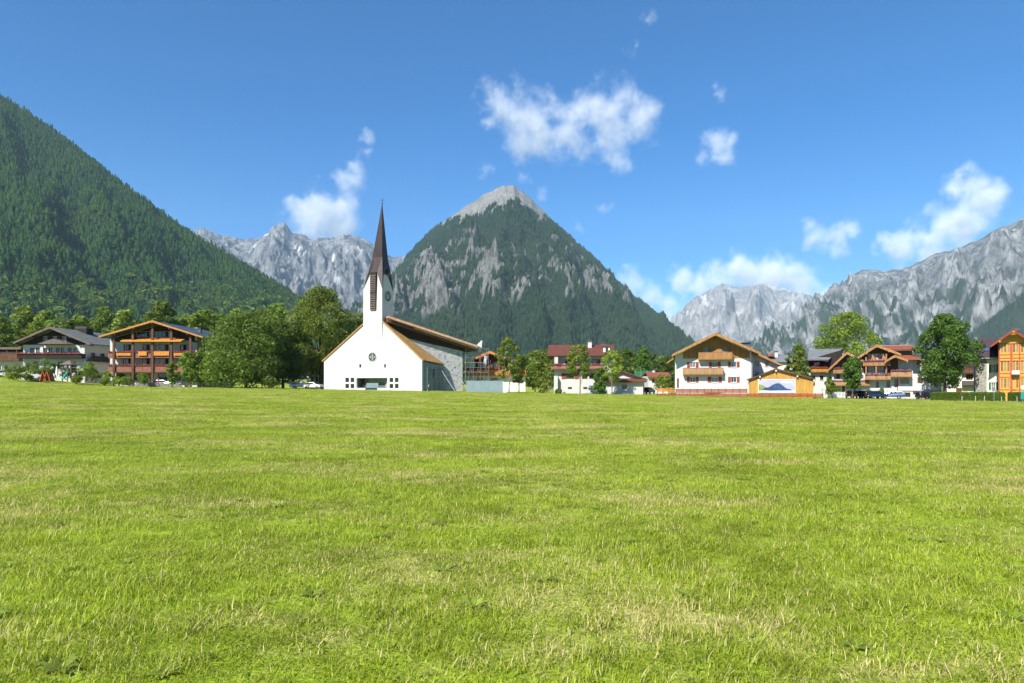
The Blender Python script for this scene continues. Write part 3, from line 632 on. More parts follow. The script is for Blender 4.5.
# lean-to on the right: board roof and grey side wall
nv = Vector((.66, .75, 0)).normalized(); nb = Vector((-nv.y, nv.x, 0)); N0 = Vector((2.9, .9, 0))
lt = MB().poly([(tr, .12, 13.52), (xr+.35, .12, 5.82), (xr+.35, 9.3, 5.35), (xr-.4, 9.3, 5.72)]).poly([(tr, .12, 13.40), (xr-.4, 9.3, 5.60), (xr+.35, 9.3, 5.2), (xr+.35, .12, 5.7)]).poly([(xr+.35, .12, 5.82), (xr+.35, .12, 5.7), (xr+.35, 9.3, 5.2), (xr+.35, 9.3, 5.35)]).build('lean_to_roof', 'plank_tan', ch)
kb = MB()
for k in range(14):
    t = (k+.1)/14; t2 = (k+.8)/14
    A = Vector((tr, .12, 13.54)).lerp(Vector((xr+.35, .12, 5.84)), t); A2 = Vector((tr, .12, 13.54)).lerp(Vector((xr+.35, .12, 5.84)), t2); B = Vector((tr, .12, 13.54)).lerp(Vector((xr-.4, 9.3, 5.74)), t); B2 = Vector((tr, .12, 13.54)).lerp(Vector((xr-.4, 9.3, 5.74)), t2)
    kb.prism([A, A2, B2, B], (0, 0, .03))
kb.build('roof_board', 'plank_tan', lt)
sw = MB(); facade(sw, (xr-.05, .5, 0), (0, 1, 0), (1, 0, 0), 0, 8.7, -.6, lambda a: 5.55-.45*a/8.7, [(3.6, 5.0, 2.4, 4.3)], .2); sw.build('side_wall', 'hoarding', ch)
window(ch, (xr-.05, .5, 0), (0, 1, 0), (1, 0, 0), (3.6, 5.0, 2.4, 4.3), 'frame_white', 'glass', 1)
# nave: big gable end of slates facing right, deep eaves with tan fascia
def NV(s, d, z): p = N0+nv*s+nb*d; return (p.x, p.y, z)
LN = 16.2
def ntop(s): return 13.2-(13.2-8.2)*s/LN
nw = MB().prism([NV(0, 0, -.6), NV(LN, 0, -.6), NV(LN, 0, ntop(LN)), NV(0, 0, ntop(0))], nb*14).build('nave_wall', 'slate_wall', ch)
ov = -1.9
def slab(name, z0, z1, d0, d1, m, s0=-.2, s1=LN+2.6, par=ch):
    f = lambda s: 14.35-(14.35-9.35)*s/(LN+2.2)
    return MB().prism([NV(s0, d0, f(s0)-z0), NV(s1, d0, f(s1)-z0), NV(s1, d0, f(s1)-z1), NV(s0, d0, f(s0)-z1)], nb*(d1-d0)).build(name, m, par)
rf = slab('nave_roof', 0, .25, ov, 16, 'plank_new'); slab('soffit', .255, 1.15, ov+.35, 15, 'wood_brown')
slab('fascia', .0, .46, ov-.1, ov, 'plank_new', -.2, LN+2.65); slab('fascia', .48, .60, ov-.04, ov+.06, 'wood_grey'); slab('fascia', .62, .80, ov+.1, ov+.2, 'plank_new', 5, LN+2.5); MB().prism([NV(-.1, -.25, 13.6), NV(LN+.6, -.25, 8.75), NV(LN+.6, -.25, 8.0), NV(8, -.25, 9.6), NV(-.1, -.25, 11.3)], nb*.22).build('upper_cladding', 'wood_dark', ch); slab('flashing', -.10, -.003, ov-.12, ov+.4, 'roof_bright_red', -.2, 9)
slab('fascia', .003, .7, ov, ov+14, 'wood_brown', LN+2.6, LN+2.7)
# tower
tw, td = (tr-tl), 4.25; tcx, tcy = (tl+tr)/2, td/2-.25; zc, zg, hw = 19.7, 22.9, tw/2
cn = [(-1, -1), (1, -1), (1, 1), (-1, 1)]
tm = MB()
for k in range(4):
    (ax, ay), (bx, by) = cn[k], cn[(k+1) % 4]; A = (tcx+ax*hw, tcy+ay*td/2); B = (tcx+bx*hw, tcy+by*td/2); Mx = ((A[0]+B[0])/2, (A[1]+B[1])/2)
    L1 = (A[0]*.26+B[0]*.74, A[1]*.26+B[1]*.74); L0 = (A[0]*.74+B[0]*.26, A[1]*.74+B[1]*.26)
    L0, L1 = [(tcx+(p[0]-tcx)*.78, tcy+(p[1]-tcy)*.78) for p in (L0, L1)]
    if k == 0: tm.poly([(A[0], .02, 9), (B[0], .02, 9), (*B, 12.6), (*B, zc), (*L1, zg), (*L0, zg), (*A, zc), (*A, 12.6)])
    elif k == 1: tm.poly([(*A, 12.6), (A[0], .02, 9), (*B, 9), (*B, zc), (*L1, zg), (*L0, zg), (*A, zc)])
    elif k == 3: tm.poly([(*A, 9), (B[0], .02, 9), (*B, 12.6), (*B, zc), (*L1, zg), (*L0, zg), (*A, zc)])
    else: tm.poly([(*A, 5), (*B, 5), (*B, zc), (*L1, zg), (*L0, zg), (*A, zc)])
tm.build('tower', 'plaster_new', ch)
lv = MB().box((tcx-.55, tcy-td/2-.05, 15.7), (tcx+.75, tcy-td/2+.75, 22.95)).build('belfry_louvre', 'wood_dark', ch)
ls = MB()
for k in range(20): z = 15.85+k*.35; ls.prism([(tcx-.5, tcy-td/2-.05, z), (tcx-.5, tcy-td/2-.16, z-.12), (tcx-.5, tcy-td/2-.16, z-.08), (tcx-.5, tcy-td/2-.05, z+.05)], (1.2, 0, 0))
ls.build('slat', 'wood_grey', lv)
MB().box((tcx-.52, tcy-td/2-.17, 19.0), (tcx+.72, tcy-td/2-.1, 19.3)).build('crossbar', 'wood_dark', lv)
def spire_ring(w, z, wz=None, f=.26):
    h = w/2; ox = .0 if z < 21 else .30+.55*(z-23)/13.6; out = []
    for (ax, ay), (bx, by) in zip(cn, cn[1:]+cn[:1]):
        for t_ in (0, f, 1-f): k_ = h*(.80 if (t_ and wz and z < 21) else 1); out.append((tcx+ox+(ax+(bx-ax)*t_)*k_, tcy+(ay+(by-ay)*t_)*k_, z if t_ == 0 else (wz or z)))
    return out
r0 = spire_ring(tw+.14, zc-.1, zg+.22); r1 = spire_ring(3.0, 23.9, 24.3); r2 = spire_ring(2.2, 26.2); r3 = spire_ring(1.45, 29.9); r4 = spire_ring(.68, 33.7); r5 = spire_ring(.10, 36.8)
MB().loft([r0, r1, r2, r3, r4, r5]).build('spire', 'copper_brown', ch)
tcx0 = tcx; tcx = tcx+.9
fn = MB().tube((tcx, tcy, 36.5), (tcx, tcy, 38.1), .05, .03); fn.loft([[(tcx+.16*math.sin(f)*math.cos(t), tcy+.16*math.sin(f)*math.sin(t), 37.0-.16*math.cos(f)) for t in [k*.785 for k in range(8)]] for f in (.2, .8, 1.57, 2.3, 2.95)])
fn.box((tcx-.28, tcy-.03, 37.6), (tcx+.28, tcy+.03, 37.68)).build('finial', 'copper_brown', ch); tcx = tcx0
MB().prism([(tcx+hw+.02, tcy+.1, zg-.3), (tcx+hw+.35, tcy+.35, zg-.3), (tcx+hw*.75, tcy+.6, zg+1.6), (tcx+hw*.75, tcy-.1, zg+1.6)], (.06, .5, 0)).build('dormer_fin', 'copper_brown', ch)
ck = MB()
for k in range(24):
    t0, t1 = 2*math.pi*k/24, 2*math.pi*(k+1)/24; X0 = tcx+hw
    ck.prism([(X0+.004, tcy+.1+r*math.cos(t), 18.6+r*math.sin(t)) for t, r in ((t0, .95), (t1, .95), (t1, .8), (t0, .8))], (.06, 0, 0))
for k in range(12):
    t = k*math.pi/6; ck.obox((tcx+hw+.004, tcy+.1+.55*math.cos(t), 18.6+.55*math.sin(t)), (0, math.cos(t), math.sin(t)), (0, -math.sin(t), math.cos(t)), (1, 0, 0), .2, .06, .05)
cko = ck.build('clock', 'wood_dark', ch)
MB().box((tcx+hw+.06, tcy+.06, 18.55), (tcx+hw+.09, tcy+.14, 19.3)).box((tcx+hw+.091, tcy+.05, 18.57), (tcx+hw+.11, tcy+.6, 18.66)).build('clock_hand', 'wood_dark', cko)

# scaffolding on the right of the nave
def scaffold(name, loc, rz, bays, levels, bw, lh, dp, label, extra=0):
    t = thing(name, loc, label, 'scaffold', rz=rz)
    for i in range(bays+1):
        for y in (0, dp): MB().tube((i*bw, y, 0), (i*bw, y, levels*lh+1.1+extra*((i*7) % 3)), .045, k=6).build('pole', 'steel', t)
    for l in range(1, levels+1):
        for y in (0, dp):
            MB().tube((0, y, l*lh), (bays*bw, y, l*lh), .035, k=6).build('ledger', 'steel', t); MB().tube((0, y, l*lh+1), (bays*bw, y, l*lh+1), .03, k=6).build('guard_rail', 'steel', t)
        for i in range(bays+1): MB().tube((i*bw, 0, l*lh-.02), (i*bw, dp, l*lh-.02), .035, k=6).build('transom', 'steel', t)
        MB().box((0, .06, l*lh+.02), (bays*bw, dp-.06, l*lh+.07)).build('deck', 'plank_new', t)
    for i in range(bays): MB().tube((i*bw, -.05, 0), ((i+1)*bw, -.05, levels*lh), .03, k=6).build('brace', 'steel', t)
    return t
scaffold('scaffolding', (-9.6, 141.2, Gf(-9.6, 141)), math.radians(25), 3, 4, 1.7, 2.0, .9, 'steel scaffolding tower at the rear right corner of the church', .6)
scaffold('scaffolding', (-16.3, 131.2, Gf(-16, 131)), math.radians(70), 4, 2, 2.0, 1.95, .8, 'low steel scaffolding along the grey side wall of the church')
for k, (x, y, lab) in enumerate(((-14.2, 135.2, 'nearer slanting steel prop against the slate wall of the church'), (-11.6, 136.6, 'farther slanting steel prop against the slate wall of the church'))):
    p = MB().tube((x+3, y-.6, Gf(x+3, y)), (x-.2, y+1.6, 5.2), .08, k=6).box((x+2.8, y-.8, Gf(x+3, y)-.02), (x+3.2, y-.4, Gf(x+3, y)+.06)).build('raking_prop', 'steel'); tag(p, lab, 'prop')
# hoarding beside the church
s = Site(486, 127, 391.6); t = thing('hoarding', s.loc, 'blue grey panel hoarding right of the church', 'hoarding'); xa_, xb_ = s.x(466.5), s.x(503)
for k in range(8):
    a = xa_+(xb_-xa_)*k/8; MB().box((a+.01, -.03-.012*(k % 2), -.3), (a+(xb_-xa_)/8-.01, .03, s.z(380.6)-.02*(k % 3))).build('panel', 'hoarding', t)
    MB().box((a-.04, .03, -.3), (a+.04, .12, s.z(381))).build('post', 'steel', t)
MB().prism([(xb_+.02, -.02, -.3), (s.x(507), -.6, -.3), (s.x(505.5), -.6, s.z(385)), (xb_+.02, -.02, s.z(381))], (0, .06, 0)).build('panel', 'cloth_white', t, label='white end panel')

# ================================================================== white farmhouse with honey wood gable
s = Site(713, 126, 396, 14); h = thing('farmhouse', s.loc, 'white farmhouse with honey wood gable and red shutters beside the mural barn', 'house', rz=s.rz)
L_, R_ = s.x(675), s.x(751.5); zt = s.z(358)
top = under(s.x(715), s.z(333.6), s.x(672.5), s.z(354.4), s.x(759), s.z(353.6))
up = [s.op(690, 362, 695.6, 367.4), s.op(712, 362, 717.6, 367.4), s.op(731, 362, 736.6, 367.3)]; lo = [s.op(690, 377, 695.6, 382.4), s.op(711.3, 377, 718.2, 382.4), s.op(731, 377, 736.6, 382.4)]
at = [s.op(703.9, 347.6, 708.8, 352), s.op(722.3, 347.6, 726.8, 352)]; dop = (s.x(677), s.x(679), s.z(388), s.z(378.3))
body(h, 'wall', 'plaster', L_, R_, 16, -1, top, up+lo+at+[dop], (s.x(715),), y0=0)
gp_ = planks(h, 'gable_boarding', 'wood_gable', s.x(683), s.x(703.7), s.z(358.3), lambda x: top(x)-.25, -.01); planks(h, 'gable_boarding', 'wood_gable', s.x(709), s.x(722.1), s.z(358.3), lambda x: top(x)-.25, -.01)
planks(h, 'gable_boarding', 'wood_gable', s.x(727), s.x(749.6), s.z(358.3), lambda x: top(x)-.25, -.01)
for a, b in ((703.7, 709), (722.1, 727)):
    planks(h, 'gable_boarding', 'wood_gable', s.x(a), s.x(b), s.z(347.4), lambda x: top(x)-.25, -.01); planks(h, 'gable_boarding', 'wood_gable', s.x(a), s.x(b), s.z(358.3), lambda x: s.z(352.3), -.01)
windows(h, up, shutter='shutter_red', sill='plaster', panes=('glass_curtain', 'glass', 'glass_blue'), trans=0); windows(h, lo, shutter='shutter_red', sill='plaster', panes=('glass', 'glass_curtain', 'glass')); windows(h, at, frame='frame_brown', mull=0); door(h, dop)
gable_roof(h, s.x(715), s.z(333.6), s.x(672.5), s.z(354.4), s.x(759), s.z(353.6), -2.4, 16.5, .2, 'roof_slate', 'wood_honey', .42, (.0, .36, .74), ribs=1.2)
balcony(h, s.x(698.4), s.x(732), s.z(359), s.z(352.6), 1.25, 'wood_honey'); balcony(h, s.x(683), s.x(723), s.z(374), s.z(368), 1.2, 'wood_honey')
chimney(h, s.x(720), 7, s.z(337), s.z(331.8), .7, 'roof_grey')
MB().box((s.x(743), 4, s.z(349)), (s.x(752.5), 9, s.z(342.5))).build('roof_dormer', 'roof_blue', h); MB().box((s.x(742.6), 3.8, s.z(342.5)), (s.x(752.9), 9.2, s.z(341.8))).build('dormer_roof', 'wood_dark', h)
# left rear roof stub and right wing
MB().prism([(s.x(666.5), 3, s.z(361.2)), (s.x(676), 3, s.z(354.8)), (s.x(676), 3, s.z(356.4)), (s.x(666.8), 3, s.z(362.6))], (0, 6, 0)).build('porch_roof', 'wood_honey', h)
wt = lambda x: s.z(351.5)+(s.z(364)-s.z(351.5))*(x-R_)/(s.x(780)-R_)
wo = [s.op(757, 361, 760.4, 366), s.op(767.2, 361, 770.3, 366), s.op(757, 371.4, 760.4, 375.5)]
mb = MB(); facade(mb, (0, 3, 0), (1, 0, 0), (0, -1, 0), R_-.2, s.x(780), -1, wt, wo); facade(mb, (s.x(780), 3, 0), (0, 1, 0), (1, 0, 0), 0, 10, -1, lambda a: wt(s.x(780)), []); mb.build('wing_wall', 'plaster', h)
windows(h, wo, o=(0, 3, 0), frame='frame_brown', mull=0, sill='plaster')
MB().prism([(s.x(753), 1.8, s.z(350.2)), (s.x(784), 1.8, s.z(365)), (s.x(784), 1.8, s.z(366.8)), (s.x(753), 1.8, s.z(352.6))], (0, .1, 0)).build('bargeboard', 'wood_honey', h)
MB().prism([(s.x(753), 1.85, s.z(350.4)), (s.x(784), 1.85, s.z(365.2)), (s.x(784), 1.85, s.z(366)), (s.x(753), 1.85, s.z(351.4))], (0, 11, 0)).build('wing_roof', 'roof_tile_red', h)
MB().tube((R_+.12, -.08, -1), (R_+.12, -.08, s.z(357)), .06, k=6).build('downpipe', 'steel', h)
MB().box((s.x(671), -3.2, -.6), (s.x(752), -.02, .62)).build('terrace', 'concrete', h)
# terrace fence and long red fence
def board_fence(name, px0, px1, Y0, zbot, ztop, n, rows, m, label, base=0.15):
    x0, x1 = PX(px0, Y0), PX(px1, Y0); t = thing(name, (x0, Y0, zbot), label, 'fence'); w = (x1-x0)/n; rr = random.Random(n)
    for k in range(n+1): MB().box((k*w-.06, -.0, -.3), (k*w+.06, .12, ztop-zbot+.05)).build('post', m, t)
    hh = (ztop-zbot-base)/rows; me = None
    for k in range(n):
        for r in range(rows):
            if me is None: o = MB().box((.03, -.045, 0), (w-.03, -.005, hh-.03)).build('plank', m, t); me = o.data
            else: o = bpy.data.objects.new('plank', me); C.objects.link(o); o.parent = t
            o.location = (k*w, rr.uniform(-.012, .012), base+r*hh)
    return t
board_fence('terrace_fence', 676, 747, 122.5, PZ(393.5, 122.5), PZ(388.8, 122.5), 10, 3, 'wood_red', 'upper red brown board fence edging the farmhouse terrace')
board_fence('meadow_fence', 657, 823, 113, Gf(PX(740, 113), 113)-.05, PZ(393.4, 113), 22, 3, 'wood_red', 'long low red brown board fence along the meadow edge', .1)
board_fence('garden_fence', 657.5, 674, 124, PZ(392.5, 124), PZ(388, 124), 3, 4, 'wood_orange', 'short orange board fence left of the farmhouse')

# ================================================================== barn with mural
s = Site(781, 118, 394.5, 20); h = thing('barn', s.loc, 'yellow wooden barn with a mountain lake picture on its front', 'barn', rz=s.rz)
L_, R_ = s.x(749), s.x(813.5); top = under(s.x(776), s.z(368.6), s.x(747), s.z(379.4), s.x(815), s.z(378.6), .2)
body(h, 'wall', 'wood_yellow', L_, R_, 9, -1, top, (), (s.x(776),)); planks(h, 'boarding', 'wood_yellow', L_, R_, -.8, lambda x: top(x)-.05, -.02, .26)
gable_roof(h, s.x(776), s.z(368.6), s.x(747), s.z(379.4), s.x(815), s.z(378.6), -.5, 9.5, .16, 'roof_tile_red', 'wood_brown', .2, (.0, .55, .97), 'frame_white', ribs=1.0)
for px in (749.4, 757.4, 796.2, 812.8): MB().box((s.x(px)-.09, -.12, -.6), (s.x(px)+.09, -.062, top(s.x(px))-.15)).build('post', 'wood_yellow', h)
mu = MB().box((s.x(758.2), -.13, s.z(393.2)), (s.x(795.3), -.07, s.z(379.3))).build('mural', M('mural_sky', (.40, .39, .56), .7, .2, .35, (.4, 1, 1.4)), h, label='picture panel of a dark mountain above a pale lake')
def mp(name, pts, m, k): MB().prism([(s.x(a), -.13-.003*k, s.z(b)) for a, b in pts], (0, -.003, 0)).build(name, m, mu)
M('mural_mountain', (.035, .075, .17), .7, .5, 1.2); M('mural_lake', (.46, .48, .50), .7, .15, .8, (.3, 1, 3)); M('mural_meadow', (.20, .25, .06), .7, .35, 1.1); M('mural_cloud', (.55, .55, .58), .7, .15, 2)
mp('painted_lake', [(758.6, 390.4), (794.9, 390.0), (794.9, 392.9), (758.6, 392.9)], 'mural_lake', 1)
mp('painted_meadow', [(758.6, 384.2), (762, 384.8), (766.5, 387.2), (769, 389.6), (758.6, 390.6)], 'mural_meadow', 2)
mp('painted_mountain', [(761.6, 389.8), (765, 387.9), (769, 387.2), (772, 385.2), (775.2, 383.6), (778.4, 383), (781, 384.2), (784, 386.6), (786.4, 388.4), (791.4, 389.6), (791.8, 390.3), (770, 390.6)], 'mural_mountain', 3)
mp('painted_cloud', [(780, 381.4), (785, 380.5), (790, 381.2), (793, 382.4), (788, 383.4), (783, 383)], 'mural_cloud', 1)
mp('panel_frame', [(758.0, 379.1), (795.5, 379.1), (795.5, 379.7), (758.0, 379.7)], 'frame_white', 4); mp('panel_frame', [(758.0, 379.75), (758.6, 379.75), (758.6, 393.3), (758.0, 393.3)], 'frame_white', 4); mp('panel_frame', [(794.9, 379.75), (795.5, 379.75), (795.5, 393.3), (794.9, 393.3)], 'frame_white', 4)

# ================================================================== eaves-on house with red tile roof
s = Site(582, 133, 394, 4); h = thing('red_roof_house', s.loc, 'white house with long red tiled roof and brown balcony in the middle', 'house', rz=s.rz)
L_, R_ = s.x(554), s.x(611); zt = s.z(354)
up = [s.op(565.2, 359, 571.5, 364.4), s.op(580, 359, 585, 364.4), s.op(591.8, 359, 600.4, 364.4)]; lo = [s.op(566, 373.4, 574.4, 379), s.op(582, 373.4, 587.6, 379), s.op(589.2, 373.4, 594.6, 379)]; ba = [s.op(568, 387, 572, 389.2), s.op(583.3, 387, 587.3, 389.2)]; ri = [s.op(604.6, 372, 607.4, 377)]
body(h, 'wall', 'plaster', L_, R_, 10, -1, lambda x: zt, up+lo+ba+ri)
windows(h, up, frame='frame_brown', panes=('glass', 'glass_curtain')); windows(h, lo[:1], frame='frame_brown', shutter='shutter_red', panes=('glass',)); windows(h, lo[1:], frame='frame_brown', trans=0); windows(h, ba, frame='frame_brown', mull=0); windows(h, ri, frame='frame_brown', mull=0)
# roof slope facing the meadow and one behind
zr, ze = s.z(343.8), s.z(355.2); xa_, xb_ = s.x(547.8), s.x(615.6)
fr = MB().prism([(xa_, -1.3, ze), (xa_, 5, zr), (xa_, 5, zr-.25), (xa_, -1.3, ze-.22)], (xb_-xa_, 0, 0)).build('roof_slope', 'roof_tile_red', h); k = MB()
for j in range(18):
    t = (j+.1)/18; t2 = (j+.92)/18; k.prism([(xa_+.03, -1.3+6.3*t, ze+(zr-ze)*t+.005), (xa_+.03, -1.3+6.3*t2, ze+(zr-ze)*t2+.005), (xa_+.03, -1.3+6.3*t, ze+(zr-ze)*t+.05)], (xb_-xa_-.06, 0, 0))
k.build('tile_course', 'roof_tile_red', fr)
MB().prism([(xa_, 11.3, ze), (xa_, 5.01, zr), (xa_, 5.01, zr-.25), (xa_, 11.3, ze-.22)], (xb_-xa_, 0, 0)).build('roof_slope', 'roof_tile_red', h)
MB().prism([(L_, 0, zt), (L_, 10, zt), (L_, 5, zr-.3)], (.2, 0, 0)).prism([(R_-.2, 0, zt), (R_-.2, 10, zt), (R_-.2, 5, zr-.3)], (.2, 0, 0)).build('gable_wall', 'plaster', h)
MB().box((xa_, -1.42, ze-.2), (xb_, -1.3, ze-.04)).build('gutter', 'wood_brown', h); MB().box((xa_-.05, 4.9, zr-.02), (xb_+.05, 5.12, zr+.1)).build('ridge_cap', 'roof_tile_red', h)
balcony(h, s.x(551), s.x(602.3), s.z(368.6), s.z(364.6), 1.3, 'balcony_rose', flowers='flower_red')
chimney(h, s.x(590.6), 3.6, s.z(348), s.z(341), .75); chimney(h, s.x(605), 6, s.z(345), s.z(342.8), .6)
dm = MB().box((s.x(603.6), .3, s.z(353.6)), (s.x(610), 4, s.z(346.2))).build('dormer', 'plaster_cream', h); MB().box((s.x(605.6), .24, s.z(352.6)), (s.x(608.2), .3, s.z(347.4))).build('dormer_window', 'glass', dm); MB().prism([(s.x(603), .0, s.z(346.6)), (s.x(610.6), .0, s.z(346.6)), (s.x(610.4), .0, s.z(345.6)), (s.x(603.2), .0, s.z(345.6))], (0, 5, 0)).build('dormer_roof', 'roof_tile_red', dm)
MB().box((s.x(554.5), -1.2, -1), (s.x(557.8), -.01, s.z(376))).box((s.x(554.5), -1.2, s.z(363.8)), (s.x(558), -.02, s.z(356.6))).build('porch_pier', 'plaster', h)
MB().prism([(s.x(551.5), -1.5, -.7), (s.x(556), -1.5, -.7), (s.x(556), -1.5, .9)], (0, 1.4, 0)).build('steps', 'concrete', h)
# annex with low roof
s2 = Site(626, 131, 394, 7); h = thing('annex_house', s2.loc, 'low white annex with two red roofs right of the red roof house', 'house', rz=s2.rz)
L_, R_ = s2.x(607.4), s2.x(643); aw = [s2.op(622, 384.6, 627, 389.2)]
body(h, 'wall', 'plaster', L_, R_, 7, -1, lambda x: s2.z(381.6), aw); windows(h, aw, frame='frame_brown', mull=1)
MB().box((s2.x(605), -.9, s2.z(382.2)), (s2.x(646.4), -.75, s2.z(381.2))).build('gutter', 'wood_brown', h)
MB().prism([(s2.x(604.4), -.8, s2.z(381.8)), (s2.x(604.4), 2.4, s2.z(378)), (s2.x(604.4), 2.4, s2.z(378.8)), (s2.x(604.4), -.8, s2.z(382.4))], (s2.x(646.6)-s2.x(604.4), 0, 0)).build('lean_to_roof', 'roof_tile_red', h)
ut = lambda x: s2.z(371.4)+(s2.z(379)-s2.z(371.4))*(x-s2.x(622))/(s2.x(646)-s2.x(622)) if x > s2.x(622) else s2.z(371.4)+(s2.z(377)-s2.z(371.4))*(s2.x(622)-x)/(s2.x(622)-s2.x(606))
mb = MB(); facade(mb, (0, 2.3, 0), (1, 0, 0), (0, -1, 0), s2.x(609), s2.x(642), s2.z(381), lambda x: ut(x)-.1, [], .2, (s2.x(622),)); mb.build('upper_wall', 'plaster', h)
gable_roof(h, s2.x(622), s2.z(370.2), s2.x(605), s2.z(376.4), s2.x(648), s2.z(379.4), 1.6, 9, .16, 'roof_tile_red', 'wood_brown', .22, (), ribs=0)
MB().box((s2.x(643.2), -.2, -.8), (s2.x(644.2), .0, s2.z(382.4))).build('post', 'wood_brown', h)

# ================================================================== building with orange balcony behind the hoarding
s = Site(498, 148, 390); h = thing('balcony_lodge', s.loc, 'dark timber lodge with long orange balcony behind the hoarding', 'house', rz=s.rz)
L_, R_ = s.x(470), s.x(525.4)
gw = [s.op(512.5, 378.2, 519.5, 382.8), s.op(477, 377.5, 483, 382.8), s.op(491, 378, 500, 382.8)]
body(h, 'wall', 'plaster_cream', L_, R_, 12, -1, lambda x: s.z(374.6), gw); windows(h, gw, frame='frame_brown', panes=('glass',), mull=1)
ut = under(s.x(490), s.z(351.2), s.x(472), s.z(359), s.x(512), s.z(360.4))
uw = [s.op(479, 362, 483, 368), s.op(493, 361.5, 500, 368.5)]
body(h, 'upper_wall', 'wood_brown', s.x(475), s.x(508), 10, s.z(374.5), ut, uw, (s.x(490),), y0=1.4); windows(h, uw, o=(0, 1.4, 0), frame='frame_orange', mull=1)
gable_roof(h, s.x(490), s.z(351.2), s.x(472), s.z(359), s.x(512), s.z(360.4), -.4, 12, .2, 'roof_bright_red', 'wood_orange', .45, (.0, .5, .95), 'wood_orange')
balcony(h, s.x(466.8), s.x(526), s.z(374.8), s.z(369), 1.3, 'wood_orange', flowers='flower_red')
for k in range(5): MB().box((s.x(476+7*k), .3, s.z(368.8)), (s.x(476+7*k)+.18, .5, s.z(360))).build('post', 'wood_brown', h)
fp = MB().tube((PX(499, 132), 132, Gf(PX(499, 132), 132)), (PX(499, 132), 132, PZ(354, 132)), .06, .04, 8).tube((PX(499, 132), 132, Gf(PX(499, 132), 132)-.05), (PX(499, 132), 132, Gf(PX(499, 132), 132)+.3), .14, .1, 8).build('flagpole', 'steel'); tag(fp, 'bare grey flagpole in front of the orange balcony', 'pole')
def sheet(name, pts, Y, m, label, cat):
    p = [Vector((PX(a, Y), Y, PZ(b, Y))) for a, b in pts]; mb = MB(); n = 6
    g = [[p[0].lerp(p[1], i/n).lerp(p[3].lerp(p[2], i/n), j/n)+Vector((0, .12*math.sin(i*1.9+j), 0)) for i in range(n+1)] for j in range(n+1)]
    for j in range(n):
        for i in range(n): mb.prism([g[j][i], g[j][i+1], g[j+1][i+1], g[j+1][i]], (0, .02, 0))
    return tag(mb.build(name, m), label, cat)
sheet('tarpaulin', [(477, 345), (481.6, 340.2), (482.4, 340.2), (481.6, 348)], 143, 'cloth_white', 'white tarpaulin tied to the scaffolding top', 'tarpaulin')
sheet('banner', [(484.4, 356), (487.4, 356), (485.6, 367.5), (483.2, 367.5)], 146.2, 'cloth_lilac', 'pale lilac banner hanging beside the timber lodge', 'banner')

# ================================================================== small cottage with bright red roof behind
s = Site(657, 165, 389); h = thing('cottage', s.loc, 'small white cottage with bright red roof between trees', 'house', rz=s.rz)
body(h, 'wall', 'plaster', s.x(648.4), s.x(668), 8, -1.5, lambda x: s.z(376), [s.op(652, 379, 655, 383)]); windows(h, [s.op(652, 379, 655, 383)], frame='frame_brown')
MB().prism([(s.x(647.4), -.8, s.z(376.6)), (s.x(649), 4, s.z(371.8)), (s.x(649), 4.2, s.z(372.6)), (s.x(647.4), -.8, s.z(377.4))], (s.x(671)-s.x(648), 0, 0)).build('roof_slope', 'roof_bright_red', h)
MB().prism([(s.x(647.4), 9, s.z(376.6)), (s.x(649), 4.2, s.z(371.8)), (s.x(649), 4.2, s.z(372.6)), (s.x(647.4), 9, s.z(377.4))], (s.x(671)-s.x(648), 0, 0)).build('roof_slope', 'roof_bright_red', h); chimney(h, s.x(657), 4, s.z(373), s.z(370), .6)

# ================================================================== left: dark chalet
s = Site(51, 140, 378.5); h = thing('dark_chalet', s.loc, 'dark chalet with black timber gable and flowered balcony at far left', 'house', rz=s.rz)
L_, R_ = s.x(23.4), s.x(84.6); q = s.at(-1.8); top = under(q.x(49.5), q.z(326.8), q.x(13.5), q.z(342.2), q.x(90), q.z(343.6))
up = [s.op(a, 347.8, b, 353.4) for a, b in ((30, 34.6), (36, 40), (43, 47.4), (48.6, 53), (56, 60), (61, 64.6), (68, 72), (73.4, 77.6))]; lo = [s.op(a, 361.5, a+6, 369) for a in (33, 44, 58, 70)]; at = [s.op(a, 336.4, a+4, 341) for a in (43.4, 53, 62.5)]
sr = [(2+a*3.4, 3.6+a*3.4, s.z(358.6), s.z(352)) for a in range(4)]
body(h, 'wall', 'plaster', L_, R_, 18, -1.5, top, up+lo+at, (q.x(49.5),), side_ops_r=sr)
windows(h, up, frame='frame_brown', mull=1, panes=('glass', 'glass_curtain')); windows(h, lo, frame='frame_brown', panes=('glass',)); windows(h, at, frame='hoarding', panes=('glass_curtain',)); windows(h, sr, o=(R_, 0, 0), u=(0, 1, 0), n=(1, 0, 0), frame='frame_brown')
k_ = lambda x: top(x)-.1
planks(h, 'gable_boarding', 'wood_dark', s.x(16), s.x(43.3), s.z(344.8), lambda x: max(k_(x), s.z(344.7)), -.01); planks(h, 'gable_boarding', 'wood_dark', s.x(66.6), s.x(85.5), s.z(344.8), lambda x: max(k_(x), s.z(344.7)), -.01); planks(h, 'gable_boarding', 'wood_dark', s.x(43.3), s.x(66.6), s.z(344.8), lambda x: s.z(341.3), -.01); planks(h, 'gable_boarding', 'wood_dark', s.x(43.3), s.x(66.6), s.z(336.2), k_, -.01)
for a, b in ((47.5, 52.9), (57.1, 62.4)): planks(h, 'gable_boarding', 'wood_dark', s.x(a), s.x(b), s.z(341.25), lambda x: s.z(336.3), -.01)
gable_roof(h, q.x(49.5), q.z(326.8), q.x(13.5), q.z(342.2), q.x(90), q.z(343.6), -1.8, 18.5, .2, 'roof_grey', 'wood_grey', .3, (.0, .5, .96), 'wood_brown', ribs=1.1)
